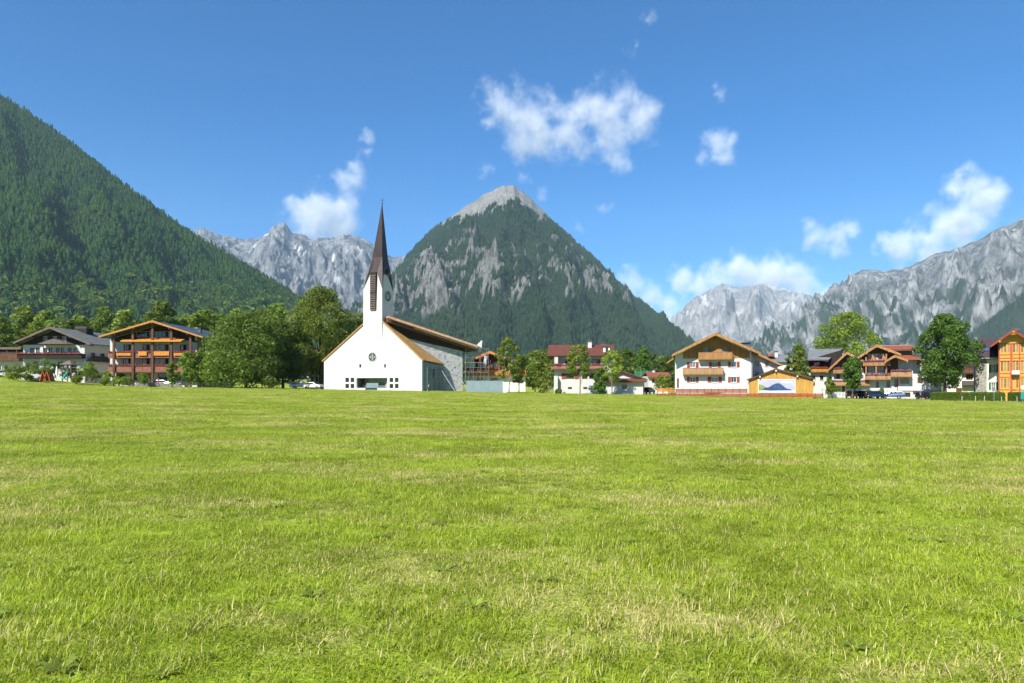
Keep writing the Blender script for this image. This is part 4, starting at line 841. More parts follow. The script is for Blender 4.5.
pc = MB().prism([(s.x(60), -2.2, s.z(339.5)), (s.x(75.5), -2.2, s.z(344.6)), (s.x(44.5), -2.2, s.z(344.6))], (0, 2.2, 0)).build('canopy_roof', 'wood_grey', h)
balcony(h, L_-.3, R_+.2, s.z(358), s.z(353.6), 1.4, 'wood_dark', flowers='flower_red'); chimney(h, s.x(60), 8, s.z(332), s.z(325.5), 2.4, 'wood_dark', 'roof_grey')
rb = MB().box((R_+.003, .5, s.z(361)), (R_+1.1, 16, s.z(360.4))).build('side_balcony', 'wood_dark', h); MB().box((R_+1.06, .5, s.z(360.3)), (R_+1.12, 16, s.z(355.6))).build('railing', 'wood_dark', rb)
s = Site(9, 142, 377); h = thing('flat_wing', s.loc, 'brown flat roofed wing beside the dark chalet at the left edge', 'building', rz=s.rz)
fo_ = [s.op(a, 366, a+7, 372) for a in (-18, -6, 5)]; body(h, 'wall', 'plaster', s.x(-30), s.x(23), 10, -1.5, lambda x: s.z(352), fo_); windows(h, fo_, frame='frame_brown')
MB().box((s.x(-31), -.8, s.z(349.6)), (s.x(23.4), 10.5, s.z(347.4))).build('roof', 'wood_grey', h); balcony(h, s.x(-30), s.x(22.6), s.z(360.5), s.z(353), 1.0, 'wood_brown', board=.3); MB().box((s.x(-29), -.9, s.z(356.6)), (s.x(13), -.78, s.z(353.4))).build('awning', 'wood_grey', h)
for k in range(6): MB().box((s.x(-30)+k*2, -.6, s.z(353)), (s.x(-30)+k*2+.2, -.4, s.z(349.6))).build('post', 'wood_brown', h)

# ================================================================== left: brown hotel with orange fascia
s = Site(153, 137, 385); h = thing('timber_hotel', s.loc, 'brown timber hotel with orange roof edge and orange awnings on left', 'hotel', rz=s.rz)
L_, R_ = s.x(110), s.x(197); q = s.at(-3.6); w = s; top = under(q.x(152), q.z(320.6), q.x(98.6), q.z(336.2), q.x(202.6), q.z(336.6), .3)
f1 = [s.op(a, 344.4, b, 350.6) for a, b in ((123.6, 131), (142.5, 150.6), (154.5, 169.5), (180, 189))]; f0 = [s.op(a, 358, b, 364.2) for a, b in ((122.6, 130.6), (142, 150.4), (154, 169.5), (180, 188))]; fa = [s.op(a, 331.6, b, 337) for a, b in ((136.5, 151), (154, 170))]; g0 = [s.op(a, 373.5, a+9, 380.5) for a in (116, 130, 144, 158, 172, 184)]
body(h, 'wall', 'plaster', L_, R_, 18, -1.5, top, f1+f0+fa+g0, (q.x(152),)); windows(h, f1+f0, frame='frame_brown', panes=('glass',), mull=2); windows(h, fa, frame='frame_brown', mull=3); windows(h, g0, frame='frame_brown', mull=1)
k_ = lambda x: top(x)-.1
for a, b, z0, zt_ in ((112, 136.3, 340.6, None), (170.2, 195, 340.6, None), (136.3, 170.2, 340.6, 337.2), (136.3, 170.2, 331.4, None), (151.2, 153.8, 337.1, 331.5)):
    planks(h, 'gable_boarding', 'wood_dark', s.x(a), s.x(b), s.z(z0), (lambda x, q=zt_: s.z(q)) if zt_ else (lambda x, q=z0: max(k_(x), s.z(q)+.05)), -.01)
gable_roof(h, q.x(152), q.z(320.6), q.x(98.6), q.z(336.2), q.x(202.6), q.z(336.6), -3.6, 19, .24, 'roof_blue', M('fascia_orange', (.42, .185, .045), .6, .2, 2), .28, (.0, .34, .7), 'wood_brown', ribs=1.3)
s = s.at(-2.6)
balcony(h, s.x(107.5), s.x(197.5), s.z(357.2), s.z(351.6), 2.4, 'balcony_rose', flowers='flower_red'); balcony(h, s.x(107.5), s.x(190), s.z(371.4), s.z(364.8), 2.4, 'balcony_rose', flowers='flower_red')
balcony(h, s.x(134), s.x(176), s.z(340.5), s.z(337.6), 1.5, 'balcony_rose')
for px in (114, 133, 152.5, 171.4, 190.7): MB().box((s.x(px)-.22, -2.75, -1.2), (s.x(px)+.22, -2.5, k_(s.x(px))+.1)).build('post', 'wood_brown', h)
for px in (114, 133, 152.5, 171.4, 190.7): MB().box((s.x(px)-.16, -2.49, s.z(341.5)), (s.x(px)+.16, -.06, s.z(340.2))).build('beam', 'wood_brown', h)
aw_ = MB().prism([(s.x(122.2), -1.6, s.z(338.6)), (s.x(122.2), -3.3, s.z(340.9)), (s.x(122.2), -3.3, s.z(341.9)), (s.x(122.2), -1.6, s.z(339.6))], (s.x(183)-s.x(122.2), 0, 0)).build('awning', 'awning', h, label='long orange awning under the gable')
for a, b, y in ((116.5, 131, 353), (138.5, 147, 351.4), (154, 169.4, 351.4), (174, 187, 353)):
    q = MB(); n = max(4, int((b-a)/1.1))
    for j in range(n): q.box((s.x(a+(b-a)*j/n), -2.73-.03*(j % 2), s.z(355.6)), (s.x(a+(b-a)*(j+1)/n)-.01, -2.64, s.z(y)))
    q.build('balcony_cloth', 'awning', h)
s = w
for x_, y_ in ((186, 6), (200, 9)): chimney(h, s.x(x_), y_, s.z(336), s.z(326.5 if x_ < 190 else 330), .7, 'roof_blue', 'roof_blue')
# low stone wall in front of it
t = thing('stone_wall', (PX(158, 131), 131, PZ(387.6, 131)), 'low grey stone wall at the foot of the timber hotel', 'wall'); rr = random.Random(4); x0 = -4.1
for r in range(3):
    x = x0-(r % 2)*.3
    while x < 4.1:
        w = rr.uniform(.5, .95); e = rr.uniform(-.04, .04); MB().prism([(x+.02, e-.25, r*.32+.02), (x+w-.02, e-.25, r*.32+.015), (x+w-.03, e-.25, r*.32+.31), (x+.03, e-.25, r*.32+.30)], (0, .5, 0)).build('stone', 'wall_grey', t); x += w
MB().box((x0-.3, -.18, -.4), (4.3, .2, .94)).build('core', 'concrete', t)

# ================================================================== right: slate roof chalet
s = Site(826, 140, 393, 18); h = thing('slate_chalet', s.loc, 'chalet with grey slate roof and orange balcony behind the barn', 'house', rz=s.rz)
L_, R_ = s.x(809), s.x(842)
wz = [s.op(812, 375.5, 815.4, 380), s.op(820, 375.5, 823.4, 380), s.op(829, 377, 833, 382)]
body(h, 'wall', 'plaster', L_, R_, 10, -1.5, lambda x: s.z(371), wz); windows(h, wz, frame='frame_brown', sill='plaster')
body(h, 'upper_wall', 'wood_dark', L_, R_, 10, s.z(370.9), lambda x: s.z(359.2)+(s.z(350)-s.z(359.2))*(x-L_)/(R_-L_), [s.op(814, 362, 820, 367)], y0=.05); windows(h, [s.op(814, 362, 820, 367)], o=(0, .05, 0), frame='frame_brown')
MB().prism([(s.x(806.6), -1.5, s.z(359.2)), (s.x(827), -1.5, s.z(360.4)), (s.x(847), 5.5, s.z(347.4)), (s.x(812), 6.5, s.z(347.8))], (0, .05, -.25)).build('roof_slope', 'roof_slate', h)
MB().prism([(s.x(827), -1.52, s.z(360.3)), (s.x(847), 5.48, s.z(347.2)), (s.x(847), 5.48, s.z(348.4)), (s.x(827), -1.52, s.z(361.7))], (.1, .02, 0)).build('bargeboard', 'wood_dark', h); MB().box((s.x(806.6), -1.6, s.z(360.6)), (s.x(827), -1.45, s.z(359.6))).build('gutter', 'wood_grey', h)
MB().prism([(s.x(812), 6.5, s.z(347.8)), (s.x(847), 5.5, s.z(347.4)), (s.x(850), 12, s.z(358)), (s.x(812), 12, s.z(358))], (0, 0, -.25)).build('roof_slope', 'roof_slate', h)
balcony(h, s.x(810), s.x(827), s.z(371.4), s.z(367.4), 1.1, 'wood_orange', flowers='flower_red')
s = Site(791, 165, 392, 15); h = thing('rear_house', s.loc, 'house with grey roof and white chimney peeping behind the farmhouse wing', 'house', rz=s.rz)
body(h, 'wall', 'plaster', s.x(774), s.x(800), 8, -1.5, lambda x: s.z(361), [s.op(786, 366, 790, 371)]); windows(h, [s.op(786, 366, 790, 371)], frame='frame_brown')
MB().prism([(s.x(770), -.8, s.z(362)), (s.x(770), 4, s.z(354.4)), (s.x(770), 9, s.z(362))], (s.x(803)-s.x(770), 0, 0)).build('roof', 'roof_slate', h); chimney(h, s.x(777.6), 3, s.z(358), s.z(351.6), .8); MB().box((s.x(768), .5, s.z(356)), (s.x(775), 4, s.z(353.9))).build('roof_edge', 'roof_bright_red', h)

# ================================================================== right: middle gabled chalet
s = Site(846, 133, 395, 24); h = thing('gabled_chalet', s.loc, 'honey timber gabled chalet partly hidden by the small round tree', 'house', rz=s.rz)
L_, R_ = s.x(832), s.x(862); top = under(s.x(846.5), s.z(352.2), s.x(826.5), s.z(370.6), s.x(864), s.z(361.4))
wz = [s.op(836, 374, 840, 379), s.op(850, 374, 854, 379), s.op(835, 386.5, 838.5, 391), s.op(842, 386, 845, 393)]
body(h, 'wall', 'plaster', L_, R_, 12, -1.5, top, wz, (s.x(846.5),)); windows(h, wz, frame='frame_orange'); planks(h, 'gable_boarding', 'wood_brown', s.x(832.5), s.x(861.5), s.z(372.4), lambda x: top(x)-.1, -.01)
gable_roof(h, s.x(846.5), s.z(352.2), s.x(826.5), s.z(370.6), s.x(864), s.z(361.4), -1.8, 12.5, .2, 'roof_purple', 'wood_honey', .42, (.0, .5, .95), ribs=1.1)
balcony(h, s.x(833), s.x(861), s.z(372.6), s.z(368), 1.2, 'wood_honey', flowers='flower_pink'); balcony(h, s.x(832), s.x(869), s.z(385), s.z(380.6), 1.3, 'wood_honey', flowers='flower_pink')

# ================================================================== right: big hotel
s = Site(895, 129, 398, 27); h = thing('balcony_hotel', s.loc, 'large white hotel with stacked honey balconies and red roofs', 'hotel', rz=s.rz)
L_, R_ = s.x(861), s.x(913); zg_ = s.z(391)
top = under(s.x(876.6), s.z(344.6), s.x(856.4), s.z(357.6), s.x(900.4), s.z(354.2))
topc = lambda x: max(top(x), s.z(362)) if x < s.x(900) else s.z(358)
a1 = [s.op(868, 353.6, 874, 359.4), s.op(878, 353.6, 883, 359.4)]; a2 = [s.op(868, 366, 874.4, 371), s.op(877.5, 366, 884, 371), s.op(899, 362.8, 911, 367.6)]; a3 = [s.op(876, 381.6, 879, 387.4), s.op(886.5, 380.6, 890, 387.2), s.op(894.4, 379.4, 897.4, 387.4), s.op(900.2, 377.8, 909, 383.6)]; gf = [s.op(901, 392.4, 910.4, 397)]
body(h, 'wall', 'plaster', L_, R_, 15, -1.2, topc, a1+a2+a3+gf, (s.x(876.5),))
windows(h, a1+a2[:2], frame='frame_orange', mull=1); windows(h, a2[2:], frame='frame_white', mull=4, panes=('glass_curtain',)); windows(h, a3[:3], frame='frame_brown', mull=1); windows(h, a3[3:], frame='frame_orange', mull=2, panes=('glass',)); windows(h, gf, frame='frame_brown', mull=2)
planks(h, 'gable_boarding', 'wood_brown', s.x(862), s.x(867.8), s.z(372), lambda x: top(x)-.1, -.01); planks(h, 'gable_boarding', 'wood_brown', s.x(884.2), s.x(898), s.z(372), lambda x: top(x)-.1, -.01); planks(h, 'gable_boarding', 'wood_brown', s.x(867.8), s.x(884.2), s.z(353.4), lambda x: top(x)-.1, -.01); planks(h, 'gable_boarding', 'wood_brown', s.x(867.8), s.x(884.2), s.z(365.8), lambda x: s.z(359.6), -.01)
gable_roof(h, s.x(876.6), s.z(344.6), s.x(856.4), s.z(357.6), s.x(900.4), s.z(354.2), -2.0, 15.5, .2, 'roof_bright_red', 'wood_honey', .42, (.0, .5, .95), ribs=1.0)
MB().prism([(s.x(878), 3, s.z(344.4)), (s.x(913.4), 3, s.z(344.8)), (s.x(915), -.6, s.z(349.4)), (s.x(886), -.6, s.z(348.8))], (0, 0, -.2)).build('roof_slope', 'roof_bright_red', h); MB().prism([(s.x(878), 3.1, s.z(344.2)), (s.x(913.4), 3.1, s.z(344.6)), (s.x(913.4), 3.1, s.z(362)), (s.x(878), 3.1, s.z(362))], (0, 8, 0)).build('rear_wall', 'plaster', h)
MB().box((s.x(886), -.62, s.z(351.2)), (s.x(913), -.2, s.z(349.6))).build('eaves_board', 'wood_brown', h); chimney(h, s.x(903), 6, s.z(346), s.z(342.6), .7, 'roof_grey')
balcony(h, s.x(863), s.x(890), s.z(365), s.z(360.6), 1.6, 'wood_honey', flowers='flower_pink'); balcony(h, s.x(865), s.x(890.4), s.z(379), s.z(374.2), 1.7, 'wood_honey', flowers='flower_pink'); balcony(h, s.x(890.6), s.x(911.4), s.z(376.4), s.z(370.6), 1.9, 'wood_honey', flowers='flower_pink')
for px in (866, 876, 886): MB().box((s.x(px)-.12, -1.5, s.z(379)), (s.x(px)+.12, -1.3, s.z(357 if px < 880 else 354))).build('post', 'wood_honey', h)
for px in (871, 881.5): MB().prism([(s.x(px), -1.5, s.z(359.8)), (s.x(px)+.9, -1.5, s.z(359.8)), (s.x(px)+.2, -1.5, s.z(354))], (0, .1, 0)).build('bracket', 'wood_honey', h)
gable_roof(h, s.x(894.4), s.z(355.6), s.x(884.4), s.z(361.2), s.x(907), s.z(360.4), -2.6, 3, .16, 'roof_bright_red', 'wood_honey', .36, (.0, .95), ribs=.9)
MB().prism([(s.x(895), .2, s.z(355.4)), (s.x(915), .2, s.z(355.4)), (s.x(920), -2.2, s.z(359.8)), (s.x(905), -2.2, s.z(359.6))], (0, 0, -.16)).build('porch_roof', 'roof_bright_red', h)
# right wing of the hotel
rw_ = [s.op(917.6, 377.6, 923.4, 383.4), s.op(927.4, 377.6, 932, 383.4), s.op(936, 378, 940, 383.4), s.op(917, 362.4, 920.4, 368)]; gw_ = [s.op(916, 392.4, 933, 398.2)]
wtp = lambda x: s.z(360)+(s.z(378)-s.z(360))*max(0, (x-s.x(920)))/(s.x(942)-s.x(920))
mb = MB(); facade(mb, (0, .6, 0), (1, 0, 0), (0, -1, 0), R_+.003, s.x(942), -1.2, wtp, rw_+gw_, .22, (s.x(920),)); facade(mb, (s.x(942), .6, 0), (0, 1, 0), (1, 0, 0), 0, 10, -1.2, lambda a: s.z(378), []); mb.build('wing_wall', 'plaster', h)
windows(h, rw_, o=(0, .6, 0), frame='frame_orange', mull=1, panes=('glass',)); MB().box((s.x(916), .9, -1.2), (s.x(933), 5, s.z(392.4))).build('garage_recess', 'wood_brown', h)
MB().prism([(s.x(913), .2, s.z(359.4)), (s.x(921), .2, s.z(359.4)), (s.x(944), .2, s.z(378.4)), (s.x(944), .2, s.z(379.6)), (s.x(920), .2, s.z(361)), (s.x(913), .2, s.z(361))], (0, 11, 0)).build('wing_roof', 'roof_slate', h)
MB().box((s.x(897), -.1, s.z(391.2)), (s.x(942), .59, s.z(390.6))).build('string_course', 'frame_brown', h); MB().tube((s.x(897.6), -.08, -1), (s.x(897.6), -.08, s.z(378)), .06, k=6).build('downpipe', 'frame_brown', h)

# ================================================================== right end: building behind the big tree, stone house, yellow house
s = Site(965, 142, 396, 30); h = thing('tree_side_house', s.loc, 'brown balconied house mostly hidden behind the large round tree', 'house', rz=s.rz)
wz = [s.op(966, 374, 973, 380), s.op(956, 388, 962, 392)]; body(h, 'wall', 'plaster_cream', s.x(944), s.x(977), 9, -1.5, lambda x: s.z(366), wz); windows(h, wz, frame='frame_orange', mull=2)
MB().prism([(s.x(940), -1, s.z(367)), (s.x(940), 4.5, s.z(358)), (s.x(940), 10, s.z(367))], (s.x(979)-s.x(940), 0, 0)).build('roof', 'roof_purple', h); balcony(h, s.x(962), s.x(976.5), s.z(385.6), s.z(381), 1.1, 'wood_dark'); balcony(h, s.x(962), s.x(976.5), s.z(372.6), s.z(367.6), 1.0, 'wood_brown')
s = Site(988, 124, 396, 32); h = thing('stone_house', s.loc, 'old rubble stone house with dark roof and green shutters', 'house', rz=s.rz)
L_, R_ = s.x(976), s.x(1000); wz = [s.op(991.2, 364.6, 995.8, 372.4), s.op(991.2, 382.4, 995.8, 390)]
mb = MB(); facade(mb, (0, 0, 0), (1, 0, 0), (0, -1, 0), s.x(986.8), R_, -1.5, lambda x: s.z(357.6), wz); facade(mb, (R_, 0, 0), (0, 1, 0), (1, 0, 0), 0, 10, -1.5, lambda a: s.z(357.6), []); mb.build('plastered_wall', 'plaster_cream', h)
mb = MB(); facade(mb, (0, 0, 0), (1, 0, 0), (0, -1, 0), L_, s.x(986.8), -1.5, lambda x: s.z(357.6), []); facade(mb, (L_, 0, 0), (0, 1, 0), (-1, 0, 0), 0, 10, -1.5, lambda a: s.z(357.6), []); so = mb.build('stone_wall', 'stone_rubble', h)
k = MB(); rr = random.Random(8)
for r in range(15):
    x = L_+rr.uniform(0, .3)
    while x < s.x(986.4)-.3:
        w = rr.uniform(.3, .6); k.prism([(x+.02, -.03-rr.random()*.04, r*.46+.03-.8), (min(x+w, s.x(986.7))-.02, -.03, r*.46+.02-.8), (min(x+w, s.x(986.7))-.04, -.03, r*.46+.42-.8), (x+.05, -.03, r*.46+.40-.8)], (0, .05, 0)); x += w
k = k.build('rubble', 'stone_rubble', so); k['kind'] = 'stuff'
windows(h, wz, frame='frame_white', shutter='shutter_green', sill='plaster', mull=1, trans=1, surround='frame_white', panes=('glass', 'glass_curtain'))
fr = MB().prism([(s.x(973.4), -.9, s.z(357.6)), (s.x(1000), -.9, s.z(358.2)), (s.x(999), 5.4, s.z(336.6)), (s.x(980), 5.4, s.z(336.6))], (0, .1, -.2)).build('roof_slope', 'roof_purple', h); MB().prism([(s.x(973.4), 11, s.z(357.6)), (s.x(1000), 11, s.z(358.2)), (s.x(999), 5.55, s.z(336.6)), (s.x(980), 5.55, s.z(336.6))], (0, .1, -.2)).build('roof_slope', 'roof_purple', h)
MB().prism([(s.x(984), 1.2, s.z(351.4)), (s.x(989), 1.2, s.z(351.4)), (s.x(989), 1.9, s.z(348.2)), (s.x(984.6), 1.9, s.z(348.2))], (0, -.18, .18)).build('skylight', 'glass_blue', fr); MB().tube((L_-.06, -.1, -1), (L_-.06, -.1, s.z(357)), .06, k=6).build('downpipe', 'steel', h)
MB().box((s.x(973.6), -1.0, s.z(358.8)), (s.x(1000), -.86, s.z(357.9))).build('gutter', 'steel', h)

s = Site(1013, 118, 396.5, 34); h = thing('yellow_house', s.loc, 'bright yellow house with red trim and rows of tall windows at right edge', 'house', rz=s.rz)
L_, R_ = s.x(999), s.x(1027.5); top = under(s.x(1013.2), s.z(330), s.x(990.6), s.z(345.2), s.x(1036), s.z(345.2), .22)
wz = []; 
for py0, py1 in ((343.6, 352.6), (361, 371.4), (378.4, 388)):
    for pa, pb in ((1000.6, 1003.4), (1004, 1006.6), (1007.2, 1009.8), (1012.6, 1015.4), (1016, 1018.6), (1020.8, 1023.4), (1024, 1026.4)): wz.append(s.op(pa, py0, pb, py1))
wz[17] = s.op(1012.6, 378.4, 1015.4, 394)
body(h, 'wall', 'house_yellow', L_, R_, 10, -1.5, top, wz, (s.x(1013.2),), recess=.14); windows(h, wz[:17]+wz[18:], frame='house_yellow', mull=1, trans=1, bar=.06, recess=.14, panes=('glass_curtain', 'glass', 'glass_curtain', 'glass')); door(h, wz[17], 'house_yellow', recess=.14)
for py in (343, 354.2, 357.6, 360.4, 373, 376.6, 389.4): MB().box((L_-.03, -.07, s.z(py+.7)), (R_+.03, -.003, s.z(py))).build('trim_band', 'trim_red', h)
for px in (999.2, 1010.8, 1011.9, 1019.6, 1027.2): MB().box((s.x(px)-.09, -.085, -1), (s.x(px)+.09, -.004, s.z(343.6))).build('trim_post', 'trim_red', h)
MB().box((s.x(1011.6), -1.0, s.z(374.4)), (s.x(1019.4), -.07, s.z(373.6))).box((s.x(1011.6), -1.02, s.z(373.5)), (s.x(1019.4), -.96, s.z(370.6))).build('balcony', 'frame_white', h)
gable_roof(h, s.x(1013.2), s.z(330), s.x(990.6), s.z(345.2), s.x(1036), s.z(345.2), -1.5, 10.5, .18, 'roof_tile_red', M('verge_red', (.25, .045, .03), .6, .25, 2), .34, (.0, .6), 'house_yellow', ribs=.9)
MB().prism([(s.x(1013.2), -1.35, s.z(331.6)), (s.x(1018), -1.35, s.z(335)), (s.x(1008.4), -1.35, s.z(335))], (0, .1, 0)).build('gable_fretwork', 'house_yellow', h); chimney(h, s.x(1017.6), 4, s.z(334), s.z(329.2), .8, 'wood_dark')

# ================================================================== trees
def crown_mesh(rng, blobs, n, size, flat=.6):
    b = np.array(blobs); w = b[:, 3]**2; w = w/w.sum(); k = rng.choice(len(b), n, p=w); d = rng.randn(n, 3); d /= np.linalg.norm(d, axis=1)[:, None]
    up = rng.rand(n) < .35; d[up, 2] = np.abs(d[up, 2]); r = b[k, 3]*(1.02-.55*rng.rand(n)**2.2); c = b[k, :3]+d*r[:, None]*np.array([1, 1, .82])
    nn = d*.9+rng.randn(n, 3)*flat; nn /= np.linalg.norm(nn, axis=1)[:, None]; t = np.cross(nn, rng.randn(n, 3)); t /= np.linalg.norm(t, axis=1)[:, None]; s_ = np.cross(nn, t)
    a = size*(.55+.9*rng.rand(n))[:, None]; e = a*(.5+.5*rng.rand(n))[:, None]
    P = np.stack([c-t*a*.5-s_*e*.18, c-s_*e*.5+nn*a*.1, c+t*a*.5+s_*e*.12, c+s_*e*.5+nn*a*.06], 1).reshape(-1, 3); return P, np.arange(4*n).reshape(-1, 4)
def limbs(mb, H, r, blobs, rng, base=.3, nl=9):
    mb.tube((0, 0, -.4), (0, 0, H*.12), r*1.45, r, 9, False); p = Vector((0, 0, H*.12)); q = Vector((rng.randn()*.02*H, rng.randn()*.02*H, H*.5)); mb.tube(p, q, r, r*.62, 9, False); mb.tube(q, (rng.randn()*.03*H, rng.randn()*.03*H, H*.85), r*.62, r*.12, 8, True)
    for b in sorted(blobs, key=lambda _: rng.rand())[:nl]:
        t = rng.rand()*.8; o = p.lerp(q, t); e = Vector(b[:3]); m_ = o.lerp(e, .5)+Vector((0, 0, -.04*H)); mb.tube(o, m_, r*.42, r*.28, 6, False); mb.tube(m_, e, r*.28, r*.06, 6, True)
def blobs_of(rng, R, z0, z1, nb, shape='round', spread=.62, br=(.28, .46)):
    out = []
    for i in range(nb):
        f = (i+.5)/nb; z = z0+(z1-z0)*f
        prof = {'round': math.sin(math.pi*min(1, max(.05, f*.86+.12)))**.6, 'cone': (1-f)**.75+.12, 'oval': math.sin(math.pi*min(.97, f*.9+.08))**.8, 'dome': (1-f*f)**.5+.08, 'open': math.sin(math.pi*min(.97, f*.85+.12))**.5}[shape]
        a = i*2.39996+rng.rand()*.9; rr_ = R*prof*spread*(.45+.6*rng.rand()); s_ = R*(br[0]+(br[1]-br[0])*rng.rand())*(.55+.45*prof); out.append((rr_*math.cos(a), rr_*math.sin(a), min(z, z1-s_*.75), s_))
    return out
TREE_N = [0]
def tree(name, px, Y, py_top, py_base, wpx, label, mat, shape='round', nb=22, n=5200, size=.42, zlow=.12, bark='bark', tr_=.035, group=None, br=(.28, .46), spread=.62, flat=.6):
    TREE_N[0] += 1; rng = np.random.RandomState(100+TREE_N[0]); x = PX(px, Y); zb = Gf(x, Y) if py_base is None else PZ(py_base, Y); H = PZ(py_top, Y)-zb; R = wpx*Y/F/2
    t = thing(name, (x, Y, zb), label, 'tree', group); bl = blobs_of(rng, R, H*zlow+R*.2, H, nb, shape, spread, br)
    mb = MB(); limbs(mb, H, max(.09, H*tr_*.5), bl, rng); mb.build('trunk', bark, t, True); v, f = crown_mesh(rng, bl, n, size, flat); npmesh('crown', v, f, mat, t); return t
tree('broadleaf_tree', 246, 136, 313, 389, 92, 'large dense dark green tree left of the church', 'leaf_deep', 'round', 48, 20000, .38, .02, br=(.2, .34), spread=.74)
tree('broadleaf_tree', 283, 147, 322, 389.5, 72, 'dark tree between the dense tree and the church', 'leaf_deep', 'round', 38, 15000, .40, .02, br=(.2, .34), spread=.72)
tree('broadleaf_tree', 321, 152, 287, 388, 84, 'tall olive green tree rising behind the church gable', 'leaf_olive', 'oval', 44, 18000, .42, .04, br=(.2, .34), spread=.72)
tree('broadleaf_tree', 362, 156, 313, 388, 44, 'lower olive tree touching the church roof from behind', 'leaf_olive', 'round', 22, 5000, .44, .08)
tree('broadleaf_tree', 222, 127, 350, 389, 54, 'lower bright green bushy tree in front of the dense tree', 'leaf_mid', 'dome', 26, 6500, .34, .02, spread=.74)
tree('broadleaf_tree', 262, 131, 358, 389.5, 34, 'low dark bushy tree under the dense tree', 'leaf_deep', 'dome', 18, 3500, .34, .02)
tree('broadleaf_tree', 188, 128, 352, 388, 22, 'slim young tree at the right corner of the timber hotel', 'leaf_mid', 'open', 16, 2200, .34, .08, spread=.7)
tree('broadleaf_tree', 172, 127, 362, 387, 16, 'small leafy tree before the hotel balconies', 'leaf_mid', 'oval', 12, 1500, .30, .08)
tree('broadleaf_tree', 203, 129, 348, 388, 24, 'mid green tree beside the dense tree', 'leaf_mid', 'oval', 16, 2600, .36, .05)
tree('birch_tree', 509, 124, 337.5, 394, 30, 'slender airy tree beside the hoarding', 'leaf_light', 'open', 26, 2600, .32, .22, 'bark_pale', .02, br=(.18, .32), spread=.8)
tree('birch_tree', 519, 127, 358, 393.5, 18, 'short leafy tree right of the slender airy tree', 'leaf_light', 'open', 14, 1100, .32, .25, 'bark_pale', .02)
tree('broadleaf_tree', 541, 150, 350, 391, 30, 'rounded green tree left of the red roof house', 'leaf_olive', 'round', 20, 3600, .40, .04)
tree('broadleaf_tree', 535, 158, 357, 390, 26, 'dark green tree at the back left of the red roof house', 'leaf_deep', 'round', 16, 2600, .42, .04)
tree('birch_tree', 549, 128, 364, 394.5, 11, 'thin sapling at the corner of the red roof house', 'leaf_olive', 'oval', 9, 600, .3, .15, 'bark_pale', .03)
tree('birch_tree', 580, 125, 344.5, 395, 30, 'yellow green tree in front of the red roof', 'leaf_yellow', 'open', 26, 2600, .32, .32, 'bark_pale', .025, br=(.2, .34), spread=.75)
tree('birch_tree', 612, 126, 350, 395, 30, 'light green tree before the right end of the red roof house', 'leaf_light', 'open', 26, 2600, .32, .26, 'bark_pale', .02, br=(.2, .34), spread=.75)
tree('broadleaf_tree', 600, 126, 368, 394.5, 17, 'dense dark shrub tree between house and annex', 'leaf_fresh', 'dome', 16, 2400, .3, .02, spread=.7)
tree('broadleaf_tree', 643, 190, 347, 389, 26, 'pointed green tree behind the annex', 'leaf_fresh', 'cone', 20, 3000, .46, .06)
tree('broadleaf_tree', 663, 132, 375, 391, 22, 'bright round bush tree left of the farmhouse', 'leaf_light', 'dome', 15, 2000, .32, .02)
tree('broadleaf_tree', 799, 128, 344, 393, 26, 'upright feathery green tree behind the barn', 'leaf_olive', 'cone', 26, 4200, .34, .06, spread=.75)
tree('broadleaf_tree', 789, 129, 352, 393, 12, 'narrow companion tree left of the upright feathery tree', 'leaf_olive', 'oval', 12, 1200, .32, .06)
tree('broadleaf_tree', 847, 168, 312, 390, 68, 'wide light green tree rising above the slate chalet roof', 'leaf_yellow', 'round', 32, 8500, .46, .2, br=(.2, .32), spread=.78)
tree('broadleaf_tree', 852.5, 117, 357, 396.5, 25, 'small round green tree by the parked cars', 'leaf_fresh', 'oval', 20, 4200, .28, .14)
tree('broadleaf_tree', 945, 125, 314, 398, 63, 'large round dark green tree right of the hotel', 'leaf_fresh', 'oval', 46, 19000, .34, .08, br=(.2, .34), spread=.76)
tree('broadleaf_tree', 829, 116, 378, 397, 14, 'small pale bush tree at the barn corner', 'leaf_light', 'oval', 10, 900, .28, .1)
# countable background trees: copies of a few crowns
GR = 'broadleaf trees at the foot of the left hillside'
src = [tree('broadleaf_tree', -6, 235, 310, 378, 30, 'pale green broadleaf tree in the row at the foot of the left hillside', m_, 'round', 28, 4600, .75, .03, group=GR) for m_ in ('leaf_light', 'leaf_yellow', 'leaf_mid')]
rr = random.Random(21); first = set()
for k in range(26):
    px = -14+k*11.8+rr.uniform(-5, 5); Y = rr.uniform(225, 330); pt = rr.uniform(306, 327)-(6 if k % 5 == 0 else 0)
    if 50 < px < 72 and k % 2: pt += 4
    j = rr.randrange(3); o = src[j] if j not in first else copy_tree(src[j]); first.add(j); x = PX(px, Y); zb = Gf(x, Y); o.location = (x, Y, zb); H0 = PZ(310, 235)-PZ(378, 235); H = PZ(pt, Y)-zb; o.scale = (rr.uniform(.9, 1.4)*H/H0, rr.uniform(.9, 1.4)*H/H0, H/H0); o.rotation_euler = (0, 0, rr.uniform(0, 6.28))
GR2 = 'broadleaf trees behind the middle of the village'
src2 = [tree('broadleaf_tree', 530, 240, 352, 388, 22, 'green tree in the line behind the middle houses below the pyramid mountain', m_, 'round', 16, 1800, .7, .05, group=GR2) for m_ in ('leaf_mid', 'leaf_deep')]
first = set()
